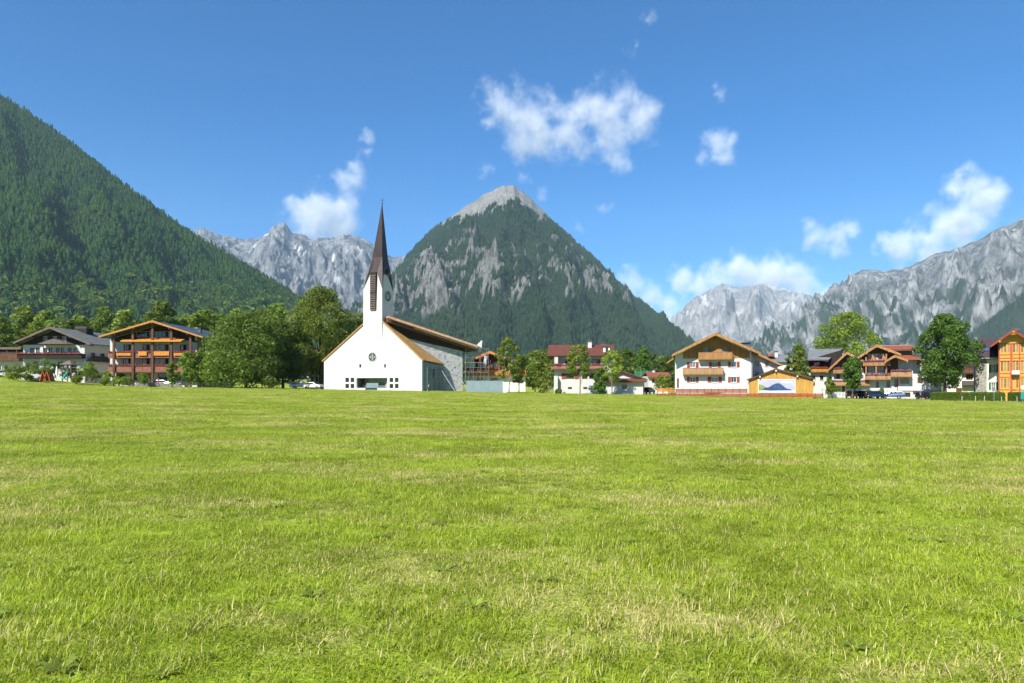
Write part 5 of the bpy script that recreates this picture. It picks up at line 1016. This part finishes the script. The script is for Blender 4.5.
for k, px in enumerate((431, 445, 459, 524, 533, 546, 556, 565, 618, 626, 634, 652, 661, 668, 676, 684)):
    Y = rr.uniform(215, 290); pt = rr.uniform(349, 360); j = k % 2; o = src2[j] if j not in first else copy_tree(src2[j]); first.add(j); x = PX(px, Y); zb = Gf(x, Y); o.location = (x, Y, zb); H0 = PZ(352, 240)-PZ(388, 240); H = PZ(pt, Y)-zb; o.scale = (H/H0*rr.uniform(.9, 1.3),)*2+(H/H0,); o.rotation_euler = (0, 0, rr.uniform(0, 6.28))
# shrubs
def shrub(px, Y, pt, pb, w, mat, label, n=900):
    TREE_N[0] += 1; rng = np.random.RandomState(300+TREE_N[0]); x = PX(px, Y); zb = PZ(pb, Y); H = PZ(pt, Y)-zb; R = w*Y/F/2; t = thing('shrub', (x, Y, zb), label, 'shrub')
    bl = [(R*.6*rng.uniform(-1, 1), R*.6*rng.uniform(-1, 1), H*rng.uniform(.2, .66), min(H*.4, R*.55)*rng.uniform(.7, 1.1)) for _ in range(10)]; v, f = crown_mesh(rng, bl, n, .24); npmesh('foliage', v, f, mat, t)
    mb = MB()
    for b in bl[:5]: mb.tube((b[0]*.2, b[1]*.2, -.2), b[:3], .05, .015, 5)
    mb.build('stem', 'bark', t)
for a in ((10, 130, 363, 378, 20, 'leaf_mid', 'dark shrub below the flat wing at the left edge'), (14, 126, 371, 378.5, 16, 'leaf_light', 'bright low shrub below the flat wing'), (40, 132, 355, 378, 20, 'leaf_mid', 'tall shrub in front of the dark chalet balcony'), (55, 133, 358, 377, 9, 'leaf_fresh', 'narrow green shrub left of the play tower'),
          (76, 128, 374.5, 383, 15, 'leaf_light', 'bright rounded shrub right of the play tower'), (85, 131, 358, 380, 18, 'leaf_mid', 'tall shrub at the right corner of the dark chalet'), (96, 131, 366, 382, 14, 'leaf_deep', 'dark shrub between chalet and timber hotel'), (108, 130, 368, 382, 11, 'leaf_light', 'yellow green shrub at the left post of the timber hotel'),
          (119, 126, 375.5, 384.5, 18, 'leaf_yellow', 'rounded yellow green shrub before the timber hotel'), (145, 129, 372, 384, 15, 'leaf_mid', 'clipped green shrub before the hotel ground floor'), (128, 131, 376, 384, 14, 'leaf_mid', 'small shrub in the middle before the timber hotel'), (104, 127, 376, 384, 10, 'leaf_mid', 'small shrub at the left of the rounded yellow green one'), (26, 128, 372, 379, 10, 'leaf_olive', 'olive shrub beside the play tents'),
          (33, 134, 360, 378, 14, 'leaf_deep', 'dark shrub against the dark chalet ground floor'), (48, 135, 361, 378, 12, 'leaf_mid', 'leafy shrub behind the play tents'), (66, 135, 362, 379, 14, 'leaf_deep', 'dark shrub behind the play tower'), (78, 134, 363, 380, 12, 'leaf_mid', 'shrub at the chalet wall right of the play tower'), (92, 134, 357, 380, 13, 'leaf_deep', 'tall dark shrub hiding the chalet side wall'), (20, 134, 362, 378, 12, 'leaf_mid', 'shrub at the left corner of the dark chalet'),
          (558, 128, 388, 395.5, 8, 'leaf_fresh', 'tiny shrub at the steps of the red roof house'), (545, 131, 381, 394.5, 11, 'leaf_light', 'bright shrub left of the red roof house steps'), (834, 119, 384, 396.5, 12, 'leaf_fresh', 'green shrub left of the small round tree'), (868, 123, 388, 396, 6, 'leaf_light', 'small shrub between two parked cars'), (881, 124, 386, 395, 6, 'leaf_mid', 'small dark shrub at the hotel wall behind the cars')):
    shrub(*a)

# hedge
def hedge(px0, px1, Y, pt, label, sd):
    rng = np.random.RandomState(sd); x0, x1 = PX(px0, Y), PX(px1, Y); xm = (x0+x1)/2; zb = Gf(xm, Y)-.1; H = PZ(pt, Y)-zb; L2 = (x1-x0)/2; t = thing('hedge', (xm, Y, zb), label, 'hedge'); n = int(700*L2*2*.55)
    p = rng.rand(n, 3)*np.array([2*L2, 1.1, H])-np.array([L2, .0, 0]); face = rng.rand(n); p[:, 1] = np.where(face < .6, rng.randn(n)*.05, p[:, 1]); p[:, 2] = np.where(face > .7, H+rng.randn(n)*.06, p[:, 2]); d = rng.randn(n, 3); d /= np.linalg.norm(d, axis=1)[:, None]; e = np.cross(d, rng.randn(n, 3)); e /= np.linalg.norm(e, axis=1)[:, None]
    v = np.stack([p-d*.09-e*.03, p-e*.07, p+d*.09+e*.03, p+e*.07], 1).reshape(-1, 3); npmesh('foliage', v, np.arange(4*n).reshape(-1, 4), 'leaf_mid', t); MB().box((-L2, .08, 0), (L2, 1.0, H-.08)).build('inner_twigs', 'leaf_deep', t)
hedge(934, 1005.5, 109, 392.6, 'long clipped green hedge below the stone house', 3); hedge(1012, 1040, 109, 392.8, 'short clipped hedge below the yellow house', 4)
for px, lab in ((962, 'first pale post of the row before the hedge from the big tree'), (975.5, 'second pale post of the row before the hedge from the big tree'), (984.5, 'third pale post of the row before the hedge from the big tree'), (1001.5, 'pale post at the hedge gap'), (1017, 'pale post before the short hedge'), (1021, 'pale post nearest the right edge before the short hedge')):
    x = PX(px, 107); z = Gf(x, 107); p = MB().tube((x, 107, z-.1), (x, 107, z+.8), .05, .045, 8).tube((x, 107, z+.8), (x, 107, z+.86), .06, .03, 8).build('post', 'concrete'); p.name = 'marker_post'; tag(p, lab, 'post', 'pale posts before the hedge')
x = PX(994, 107); z = Gf(x, 107); sp = thing('road_sign', (x, 107, z), 'small round sign back on a pole before the hedge', 'sign'); MB().tube((0, 0, -.1), (0, 0, 2.1), .04, k=8).build('pole', 'steel', sp); MB().tube((0, .03, 1.95), (0, .06, 1.95), .28, k=16).build('plate', 'steel', sp)
x = PX(1022.6, 106); z = Gf(x, 106); sp = thing('road_sign', (x, 106, z), 'round white sign above a green plate at the right edge', 'sign'); MB().tube((0, 0, -.1), (0, 0, 2.5), .045, k=8).build('pole', 'steel', sp); MB().tube((0, -.06, 2.3), (0, -.03, 2.3), .32, k=18).build('plate', 'cloth_white', sp); MB().box((-.3, -.06, .5), (.3, -.03, 1.6)).build('board', 'plastic_green', sp)
# gate piers and short white fence by the barn
x = PX(823.5, 114); z = Gf(x, 114); tag(MB().box((x-.22, 113.8, z-.1), (x+.22, 114.2, z+1.55)).box((x-.28, 113.74, z+1.55), (x+.28, 114.26, z+1.65)).build('gate_pier', 'plaster'), 'white gate pier at the right end of the red fence', 'pier')
t = thing('picket_fence', (PX(826, 118), 118, Gf(PX(836, 118), 118)), 'short white picket fence right of the barn', 'fence'); w = PX(845, 118)-PX(826, 118)
for k in range(18): MB().box((k*w/18, -.02, .1), (k*w/18+.1, .01, 1.15)).build('picket', 'frame_white', t)
for z in (.3, .9): MB().box((0, .012, z), (w, .05, z+.09)).build('rail', 'frame_white', t)
for k in range(4): MB().box((k*w/3-.05, .051, -.2), (k*w/3+.05, .14, 1.2)).build('post', 'frame_white', t)
# path at the right edge
p = [(PX(975, 103), 103.2), (PX(1100, 103), 103.2), (PX(1100, 106), 106), (PX(992, 106), 106)]; pm = MB(); pts = []
for k in range(24):
    t_ = k/23; a = (p[0][0]+(p[1][0]-p[0][0])*t_, 103.2+.5*(1-t_)**3); b = (p[3][0]+(p[2][0]-p[3][0])*t_, 106.0); pts.append((a, b))
for (a, b), (c, d) in zip(pts, pts[1:]): pm.poly([(*a, Gf(*a)+.06), (*c, Gf(*c)+.06), (*d, Gf(*d)+.06), (*b, Gf(*b)+.06)])
tag(pm.build('path', 'asphalt'), 'pale gravel path before the hedge', 'path', kind='structure')
pm = MB(); 
for k in range(30):
    a, b, = PX(838+4*k, 120), PX(842+4*k, 120)
    pm.poly([(a, 117, Gf(a, 117)+.03), (b, 117, Gf(b, 117)+.03), (b, 127, Gf(b, 127)+.03), (a, 127, Gf(a, 127)+.03)])
tag(pm.build('car_park', 'asphalt'), 'asphalt forecourt of the hotel', 'car park', kind='structure')

# ================================================================== cars
def make_car(name, px, Y, rz, paintm, label, kind='hatch'):
    x = PX(px, Y); t = thing(name, (x, Y, Gf(x, Y)+.035), label, 'car', 'parked cars', rz); Lh, Wd = 2.1, .88
    if kind == 'van': prof = [(-2.2, .35), (-2.22, .9), (-2.15, 1.85), (-1.9, 1.98), (1.0, 1.96), (1.55, 1.15), (2.2, .98), (2.25, .4)]
    elif kind == 'estate': prof = [(-2.15, .35), (-2.2, .85), (-2.0, 1.38), (-1.7, 1.46), (.2, 1.46), (1.0, .98), (2.0, .82), (2.15, .4)]
    else: prof = [(-1.95, .35), (-2.0, .85), (-1.75, 1.05), (-1.35, 1.42), (.2, 1.45), (.95, 1.0), (1.9, .84), (2.02, .4)]
    rings = []
    for y, s_ in ((-Wd, .86), (-Wd*.93, .97), (-Wd*.6, 1.0), (Wd*.6, 1.0), (Wd*.93, .97), (Wd, .86)): rings.append([(a*(.985 if s_ < .9 else 1), y*(1 if z < 1.0 else .86), .35+(z-.35)*s_ if z > 1.1 else z) for a, z in prof])
    b = MB().loft(rings).build('body', paintm, t)
    zt = prof[3][1] if kind != 'hatch' else 1.42
    up = [p for p in prof if p[1] > .95]; lo_x = up[0][0], up[-1][0]
    for sd in (-1, 1):
        yy = sd*Wd*.905
        q = [(up[0][0]+.25, 1.0), (up[-1][0]-.12, 1.02), (up[-2][0]-.05, zt-.16), (up[1][0]+.22, zt-.16)]; MB().prism([(a, yy, z) for a, z in q], (0, sd*.045, 0)).build('side_window', 'glass', t)
        for wx in (-1.25, 1.3):
            w = MB().tube((wx, sd*(Wd-.16), .32), (wx, sd*(Wd+.03), .32), .32, k=14).build('wheel', 'tyre', t); MB().tube((wx, sd*(Wd+.031), .32), (wx, sd*(Wd+.045), .32), .2, k=10).build('rim', 'rim', w)
        MB().box((-Lh-.08 if kind != 'hatch' else -2.0, sd*.62-.14, .75), (-Lh+.12 if kind != 'hatch' else -1.9, sd*.62+.14, .95)).build('tail_light', 'lamp_red', t); MB().box((Lh-.2, sd*.6-.16, .68), (Lh+.08 if kind != 'hatch' else 2.0, sd*.6+.16, .82)).build('headlight', 'lamp_clear', t)
        MB().box((.55, sd*(Wd+.0)-.06+sd*.06, 1.0), (.72, sd*(Wd+.0)+.06+sd*.06, 1.12)).build('mirror', paintm, t)
    a, c = prof[-3], prof[-2] if False else prof[-4]
    MB().prism([(prof[-3][0]-.02, -.66, prof[-3][1]+.05), (prof[-3][0]-.02, .66, prof[-3][1]+.05), (prof[-4][0]+.08, .58, prof[-4][1]-.06), (prof[-4][0]+.08, -.58, prof[-4][1]-.06)], (.06, 0, .05)).build('windscreen', 'glass', t)
    MB().prism([(prof[1][0]+.02, -.62, prof[1][1]+.16), (prof[1][0]+.02, .62, prof[1][1]+.16), (prof[3][0]-.12, .56, prof[3][1]-.1), (prof[3][0]-.12, -.56, prof[3][1]-.1)], (-.06, 0, .03)).build('rear_window', 'glass', t)
    MB().box((-2.24 if kind != 'hatch' else -2.03, -.26, .5), (-2.2 if kind != 'hatch' else -1.99, .26, .62)).build('number_plate', 'cloth_white', t)
    return t
R = math.radians
make_car('parked_car', 301, 141, R(8), 'paint_silver', 'silver car parked under the trees left of the church', 'estate'); make_car('parked_car', 314, 139, R(-20), 'paint_white', 'pale car parked against the left wall of the church'); make_car('parked_car', 648, 138, R(60), 'paint_navy', 'dark blue car parked right of the low annex')
make_car('parked_car', 850, 121, R(75), 'paint_maroon', 'maroon car parked below the small round tree'); make_car('parked_car', 861, 121.5, R(100), 'paint_black', 'black car parked right of the maroon car', 'estate')
make_car('parked_car', 875, 120.5, R(14), 'paint_navy', 'navy car parked side on before the hotel'); make_car('parked_car', 891, 121.5, R(150), 'paint_blue', 'blue car parked nearest the hotel corner', 'estate'); make_car('parked_car', 927, 119.5, R(95), 'paint_black', 'black car parked at the hotel garage beside the hedge')
make_car('parked_car', 164, 135.6, R(5), 'paint_silver', 'silver car under the timber hotel balconies')
make_car('parked_car', 6, 134, R(20), 'paint_silver', 'pale car at the far left edge by the shrubs')

# ================================================================== people (skin-modifier figures)
def person(px, Y, top_mat, label, rz=0., stride=.16):
    x = PX(px, Y); t = thing('person', (x, Y, Gf(x, Y)+.035), label, 'person', rz=rz)
    J = {'pel': (0, 0, .95), 'wai': (0, 0, 1.12), 'che': (0, .01, 1.36), 'nek': (0, 0, 1.50), 'hea': (0, -.02, 1.62), 'crn': (0, 0, 1.74)}
    for sd, n in ((-1, 'l'), (1, 'r')):
        J.update({'hip'+n: (sd*.10, 0, .90), 'kne'+n: (sd*.11, sd*stride*.5-.03, .50), 'ank'+n: (sd*.11, sd*stride, .09), 'toe'+n: (sd*.12, sd*stride-.17, .04), 'sho'+n: (sd*.19, 0, 1.41), 'elb'+n: (sd*.25, .04-sd*.04, 1.13), 'wri'+n: (sd*.24, -.06-sd*.06, .89), 'han'+n: (sd*.235, -.09-sd*.06, .79)})
    E = [('pel', 'wai'), ('wai', 'che'), ('che', 'nek'), ('nek', 'hea'), ('hea', 'crn')]
    for n in 'lr': E += [('pel', 'hip'+n), ('hip'+n, 'kne'+n), ('kne'+n, 'ank'+n), ('ank'+n, 'toe'+n), ('che', 'sho'+n), ('sho'+n, 'elb'+n), ('elb'+n, 'wri'+n), ('wri'+n, 'han'+n)]
    RD = {'pel': .145, 'wai': .13, 'che': .15, 'nek': .055, 'hea': .095, 'crn': .07, 'hip': .09, 'kne': .058, 'ank': .042, 'toe': .035, 'sho': .06, 'elb': .042, 'wri': .03, 'han': .032}
    ks = list(J); me = bpy.data.meshes.new('body'); me.from_pydata([J[k] for k in ks], [(ks.index(a), ks.index(b)) for a, b in E], []); o = bpy.data.objects.new('body', me); C.objects.link(o)
    md = o.modifiers.new('skin', 'SKIN'); me.skin_vertices.new() if not me.skin_vertices else None
    for k, sv in zip(ks, me.skin_vertices[0].data): r = RD[k[:3]]; sv.radius = (r, r*(.8 if k in ('che', 'wai') else 1)); sv.use_root = k == 'pel'
    ss = o.modifiers.new('sub', 'SUBSURF'); ss.levels = ss.render_levels = 1
    dg = bpy.context.evaluated_depsgraph_get(); m2 = bpy.data.meshes.new_from_object(o.evaluated_get(dg)); bpy.data.objects.remove(o); o = bpy.data.objects.new('body', m2); C.objects.link(o); o.parent = t; m2.materials.clear()
    for m_ in ('skin', top_mat, 'trousers', 'hair'): m2.materials.append(MATS[m_])
    for p in m2.polygons:
        c = p.center; p.material_index = 3 if (c.z > 1.66 or (c.z > 1.58 and c.y > .02)) else (0 if c.z > 1.49 or (abs(c.x) > .17 and c.z < 1.1) else (1 if c.z > .96 else 2))
    return t
person(920.4, 117.5, 'cloth_blue', 'person in a blue top walking by the hotel garage', R(60)); person(158.6, 132.6, 'cloth_red', 'person in a red top standing before the timber hotel', R(-30), .08)

# ================================================================== playground by the dark chalet
s = Site(67, 130, 379.5); t = thing('play_tower', s.loc, 'wooden play tower with pointed roof and green slide', 'play tower', rz=s.rz)
for a in (62.5, 71):
    for y in (0, 1.5): MB().box((s.x(a)-.08, y-.08, -.4), (s.x(a)+.08, y+.08, s.z(364))).build('post', 'wood_grey', t)
MB().box((s.x(62), -.1, s.z(372.4)), (s.x(71.5), 1.6, s.z(371.6))).build('platform', 'wood_grey', t)
a, b = s.x(60.6), s.x(73); zt = s.z(364.6); ap = ((a+b)/2, .75, s.z(360)); MB().loft([[(a, -.4, zt), (b, -.4, zt), (b, 1.9, zt), (a, 1.9, zt)], [(ap[0]+.02*i, ap[1], ap[2]) for i in range(4)]]).build('roof', 'wood_grey', t)
for k in range(5): MB().box((s.x(62.6)+k*.3, 1.48, s.z(371.5)), (s.x(62.6)+k*.3+.2, 1.54, s.z(367.5))).build('board', 'wood_brown', t)
MB().prism([(s.x(67), -.1, s.z(371.6)), (s.x(69.4), -.1, s.z(371.6)), (s.x(71), -2.2, .1), (s.x(68.6), -2.2, .1)], (0, 0, -.1)).prism([(s.x(69.4), -.1, s.z(370.2)), (s.x(69.7), -.1, s.z(370.2)), (s.x(71.3), -2.2, .4), (s.x(71), -2.2, .4)], (0, 0, -.4)).build('slide', 'plastic_green', t)
for px, m_, lab in ((44.6, 'wood_red', 'left brown pitched play tent before the dark chalet'), (48.6, 'wood_red', 'right brown pitched play tent nearest the closed parasol')):
    s = Site(px, 129, 380); t = thing('play_tent', s.loc, lab, 'tent'); MB().prism([(-.7, -.6, -.2), (0, -.6, s.z(371)), (.12, -.6, s.z(371)), (-.5, -.6, -.2)], (0, 1.4, 0)).build('canvas', m_, t); MB().prism([(.7, -.6, -.2), (.1, -.6, s.z(370.9)), (.0, -.6, s.z(371.1)), (.5, -.6, -.2)], (0, 1.4, 0)).build('canvas', 'wood_red', t); MB().tube((0.05, -.75, s.z(370.8)), (0.05, .95, s.z(370.8)), .05, k=6).build('ridge_pole', 'wood_grey', t)
x = PX(56.8, 129); z = PZ(379, 129); t = thing('parasol', (x, 129, z), 'closed white parasol beside the play tower', 'parasol'); MB().tube((0, 0, -.1), (0, 0, 2.5), .03, k=6).build('pole', 'steel', t); MB().loft([[(r*math.cos(k*.785)*(1 if k % 2 else .6), r*math.sin(k*.785)*(1 if k % 2 else .6), z_) for k in range(8)] for r, z_ in ((.20, .7), (.24, 1.1), (.16, 1.9), (.03, 2.45))]).build('canopy', 'cloth_white', t)
for k, (px, pb, w, lab) in enumerate(((26, 378.5, 1.3, 'large pale boulder below the chalet'), (31.5, 378.6, 1.0, 'middle boulder of the rockery below the chalet'), (37, 378.8, 1.1, 'right boulder of the rockery near the play tents'), (23.4, 379.4, .7, 'small boulder at the left end of the rockery'))):
    x = PX(px, 130); z = PZ(pb, 130); bm = bmesh.new(); bmesh.ops.create_icosphere(bm, subdivisions=3, radius=1); rr = random.Random(k)
    from mathutils import noise as mn
    for v in bm.verts: v.co = v.co*(1+.35*mn.noise(v.co*1.3+Vector((k*5, 0, 0)))+.12*mn.noise(v.co*4)); v.co.x *= w; v.co.y *= w*.8; v.co.z *= w*.7
    me = bpy.data.meshes.new('boulder'); bm.to_mesh(me); bm.free(); me.materials.append(MATS['concrete']); o = bpy.data.objects.new('boulder', me); C.objects.link(o); o.location = (x, 130, z+.15); tag(o, lab, 'boulder', 'rockery boulders')
# rear house beside the church on the left
s = Site(316, 158, 389); h = thing('glimpsed_house', s.loc, 'pale house with brown windows glimpsed left of the church wall', 'house', rz=s.rz); wz = [s.op(a, b, a+2.4, b+5) for a in (311, 315.6, 319.6) for b in (360, 368.5, 377)]
body(h, 'wall', 'plaster_cream', s.x(307), s.x(326), 9, -1.5, lambda x: s.z(354), wz); windows(h, wz, frame='frame_brown', sill='frame_white'); MB().prism([(s.x(304), -1, s.z(355)), (s.x(304), 4.5, s.z(348)), (s.x(304), 10, s.z(355))], (s.x(329)-s.x(304), 0, 0)).build('roof', 'roof_tile_red', h)
# green netting screen
t = thing('ball_net', (PX(644, 175), 175, Gf(PX(644, 175), 175)), 'green net screen on posts behind the annex', 'net'); w = PX(653, 175)-PX(635, 175)
for k in range(4): MB().tube((-w/2+k*w/3, 0, -.2), (-w/2+k*w/3, 0, PZ(368, 175)-.2), .06, k=6).build('post', 'steel', t)
k = MB(); zt = PZ(368.5, 175)-.3
for i in range(40): k.box((-w/2+w*i/40, -.02, 1.2), (-w/2+w*i/40+.05, .0, zt))
for i in range(24): k.box((-w/2, .001, 1.2+(zt-1.2)*i/24), (w/2, .02, 1.25+(zt-1.2)*i/24))
k.build('mesh', 'net_green', t)

# ------------------------------------------------------------------ clouds: closed volumes beyond and above the haze
def cloud(label, blobs, Y, dens=.0030, nsc=24., thr=.30, gain=.95, seed=0., depth=.8):
    blobs = [(a, b, c*1.12) for a, b, c in blobs]; k = Y/F; cxp = sum(b[0] for b in blobs)/len(blobs); cyp = sum(b[1] for b in blobs)/len(blobs); loc = Vector((PX(cxp, Y), Y, PZ(cyp, Y)))
    rr = random.Random(int(cxp*7)); pts = [Vector(((b[0]-cxp)*k, rr.uniform(-.35, .35)*b[2]*k, -(b[1]-cyp)*k)) for b in blobs]
    bm = bmesh.new()
    for p, b in zip(pts, blobs): bmesh.ops.create_icosphere(bm, subdivisions=3, radius=b[2]*k*1.6, matrix=Matrix.Translation(p))
    me = bpy.data.meshes.new('cloud'); bm.to_mesh(me); bm.free(); o = bpy.data.objects.new('cloud', me); C.objects.link(o)
    if len(blobs) > 1:
        md = o.modifiers.new('r', 'REMESH'); md.mode = 'VOXEL'; md.voxel_size = max(2.2*k, min(b[2] for b in blobs)*k*.33); dg = bpy.context.evaluated_depsgraph_get(); m2 = bpy.data.meshes.new_from_object(o.evaluated_get(dg)); o.modifiers.clear(); o.data = m2; m2.name = 'cloud'
    o.location = loc
    m, N, L, b_ = newmat('cloud'); N.remove(b_); tc = N.new('ShaderNodeTexCoord'); f = None
    nz = N.new('ShaderNodeTexNoise'); nz.inputs['Scale'].default_value = 1/(nsc*k); nz.inputs['Detail'].default_value = 8; nz.inputs['Roughness'].default_value = .66
    ad = N.new('ShaderNodeVectorMath'); ad.operation = 'ADD'; ad.inputs[1].default_value = (seed*1000*k, seed*333*k, seed*77*k); L.new(tc.outputs['Object'], ad.inputs[0]); L.new(ad.outputs[0], nz.inputs['Vector'])
    # warp the lookup so the outline is torn, not round
    wv = N.new('ShaderNodeVectorMath'); wv.operation = 'MULTIPLY_ADD'; sb = N.new('ShaderNodeVectorMath'); sb.operation = 'SUBTRACT'; sb.inputs[1].default_value = (.5, .5, .5); L.new(nz.outputs['Color'], sb.inputs[0])
    L.new(sb.outputs[0], wv.inputs[0]); wv.inputs[1].default_value = (nsc*.9*k,)*3; L.new(tc.outputs['Object'], wv.inputs[2])
    for p, b in zip(pts, blobs):
        d = N.new('ShaderNodeVectorMath'); d.operation = 'DISTANCE'; L.new(wv.outputs[0], d.inputs[0]); d.inputs[1].default_value = p
        q = N.new('ShaderNodeMath'); q.operation = 'MULTIPLY_ADD'; L.new(d.outputs['Value'], q.inputs[0]); q.inputs[1].default_value = -1/(b[2]*k*1.55); q.inputs[2].default_value = 1
        if f is None: f = q
        else:
            x = N.new('ShaderNodeMath'); x.operation = 'SMOOTH_MAX'; x.inputs[2].default_value = .2; L.new(f.outputs[0], x.inputs[0]); L.new(q.outputs[0], x.inputs[1]); f = x
    e = N.new('ShaderNodeMath'); e.operation = 'MULTIPLY_ADD'; L.new(nz.outputs['Fac'], e.inputs[0]); e.inputs[1].default_value = 3.0; e.inputs[2].default_value = -1.5-thr
    s_ = N.new('ShaderNodeMath'); s_.operation = 'ADD'; L.new(f.outputs[0], s_.inputs[0]); L.new(e.outputs[0], s_.inputs[1])
    r = N.new('ShaderNodeMapRange'); r.interpolation_type = 'SMOOTHSTEP'; r.inputs[1].default_value = 0; r.inputs[2].default_value = 1/gain; L.new(s_.outputs[0], r.inputs[0])
    # fade to nothing before the hull
    g = N.new('ShaderNodeMapRange'); g.inputs[1].default_value = .0; g.inputs[2].default_value = .12; L.new(f.outputs[0], g.inputs[0])
    mu_ = N.new('ShaderNodeMath'); mu_.operation = 'MULTIPLY'; L.new(r.outputs[0], mu_.inputs[0]); L.new(g.outputs[0], mu_.inputs[1])
    dn = N.new('ShaderNodeMath'); dn.operation = 'MULTIPLY'; dn.inputs[1].default_value = dens; L.new(mu_.outputs[0], dn.inputs[0])
    v = N.new('ShaderNodeVolumePrincipled'); v.inputs['Color'].default_value = (1, 1, 1, 1); v.inputs['Anisotropy'].default_value = -.25; L.new(dn.outputs[0], v.inputs['Density']); L.new(v.outputs[0], N['Material Output'].inputs['Volume'])
    m.cycles.volume_step_rate = .25; o.data.materials.clear(); o.data.materials.append(m); tag(o, label, 'cloud', 'fair weather clouds')
YC = 13500
cloud('wide torn white cloud high above the pyramid peak', [(505, 106, 21), (525, 122, 24), (545, 138, 22), (522, 138, 18), (490, 122, 9), (567, 132, 20), (590, 116, 24), (614, 110, 25), (636, 120, 22), (610, 136, 20), (645, 105, 13), (621, 161, 13), (552, 100, 12), (578, 142, 16)], YC, seed=1.)
cloud('white cloud streaming up off the far left massif', [(322, 216, 22), (340, 206, 16), (305, 224, 17), (330, 230, 17), (350, 184, 12), (357, 168, 10), (364, 152, 8), (368, 139, 7), (300, 206, 10), (346, 224, 13)], 12200, .0046, thr=.2, seed=2.)
cloud('small round cloud right of the wide torn cloud', [(717, 147, 15), (725, 156, 10), (702, 156, 9), (731, 141, 8)], YC, .0036, 20, seed=3.)
cloud('tiny wisp above the small round cloud', [(719, 93, 8), (716, 88, 5)], YC, .003, 14, .36, seed=4.)
cloud('two pointed cloud above the long cloud bank', [(816, 237, 12), (830, 245, 14), (850, 233, 11), (811, 226, 8), (840, 240, 10)], YC, .0036, 22, seed=5.)
cloud('long cloud bank lying on the pale cliff mountain', [(700, 292, 18), (722, 277, 18), (748, 276, 20), (775, 278, 20), (800, 285, 18), (822, 293, 12), (740, 264, 11), (790, 270, 12), (760, 290, 18)], 12600, .0044, thr=.2, seed=6.)
cloud('tall ragged cloud standing on the limestone ridge', [(970, 184, 15), (986, 200, 13), (975, 207, 18), (950, 226, 19), (930, 240, 18), (905, 246, 16), (885, 246, 11), (965, 224, 19), (987, 188, 12), (953, 192, 7), (940, 255, 16)], 12600, .0042, thr=.2, seed=7.)
cloud('low cloud puff peeping right of the pyramid mountain', [(635, 284, 14), (652, 290, 11), (668, 305, 16), (680, 280, 12), (650, 300, 10), (662, 318, 14)], 12600, .0036, 24, seed=8.)
for lab, bl in (('tiny wisp just right of the peak', [(541, 190, 6), (543, 197, 5)]), ('tiny flat wisp over the right flank of the pyramid', [(604, 207, 7), (612, 205, 4)]), ('faint wisp low over the right flank of the pyramid', [(577, 227, 6), (582, 231, 5)]), ('small wisp at the top edge of the sky', [(648, 19, 7), (654, 16, 5)]), ('faint wisp left of the wide torn cloud', [(484, 172, 8), (492, 168, 6)]), ('small wisp below the wide torn cloud', [(525, 177, 6), (530, 181, 4)]), ('small wisp upper middle near the top', [(629, 52, 7), (635, 46, 5)])):
    cloud(lab, bl, YC, .0022, 14, .34, seed=bl[0][0]*.01)

# ------------------------------------------------------------------ haze
hz = MB().box((-11600, -2300, -45), (11600, 11300, 2750))
hm, HN, HL, hb = newmat('haze'); HN.remove(hb); pv = HN.new('ShaderNodeVolumePrincipled'); pv.inputs['Color'].default_value = (.52, .75, 1, 1); pv.inputs['Density'].default_value = 3.6e-5; pv.inputs['Anisotropy'].default_value = 0.0
HL.new(pv.outputs[0], HN['Material Output'].inputs['Volume']); MATS['haze'] = hm
tag(hz.build('haze', 'haze'), 'thin blue summer haze over the whole valley', 'haze', kind='stuff')
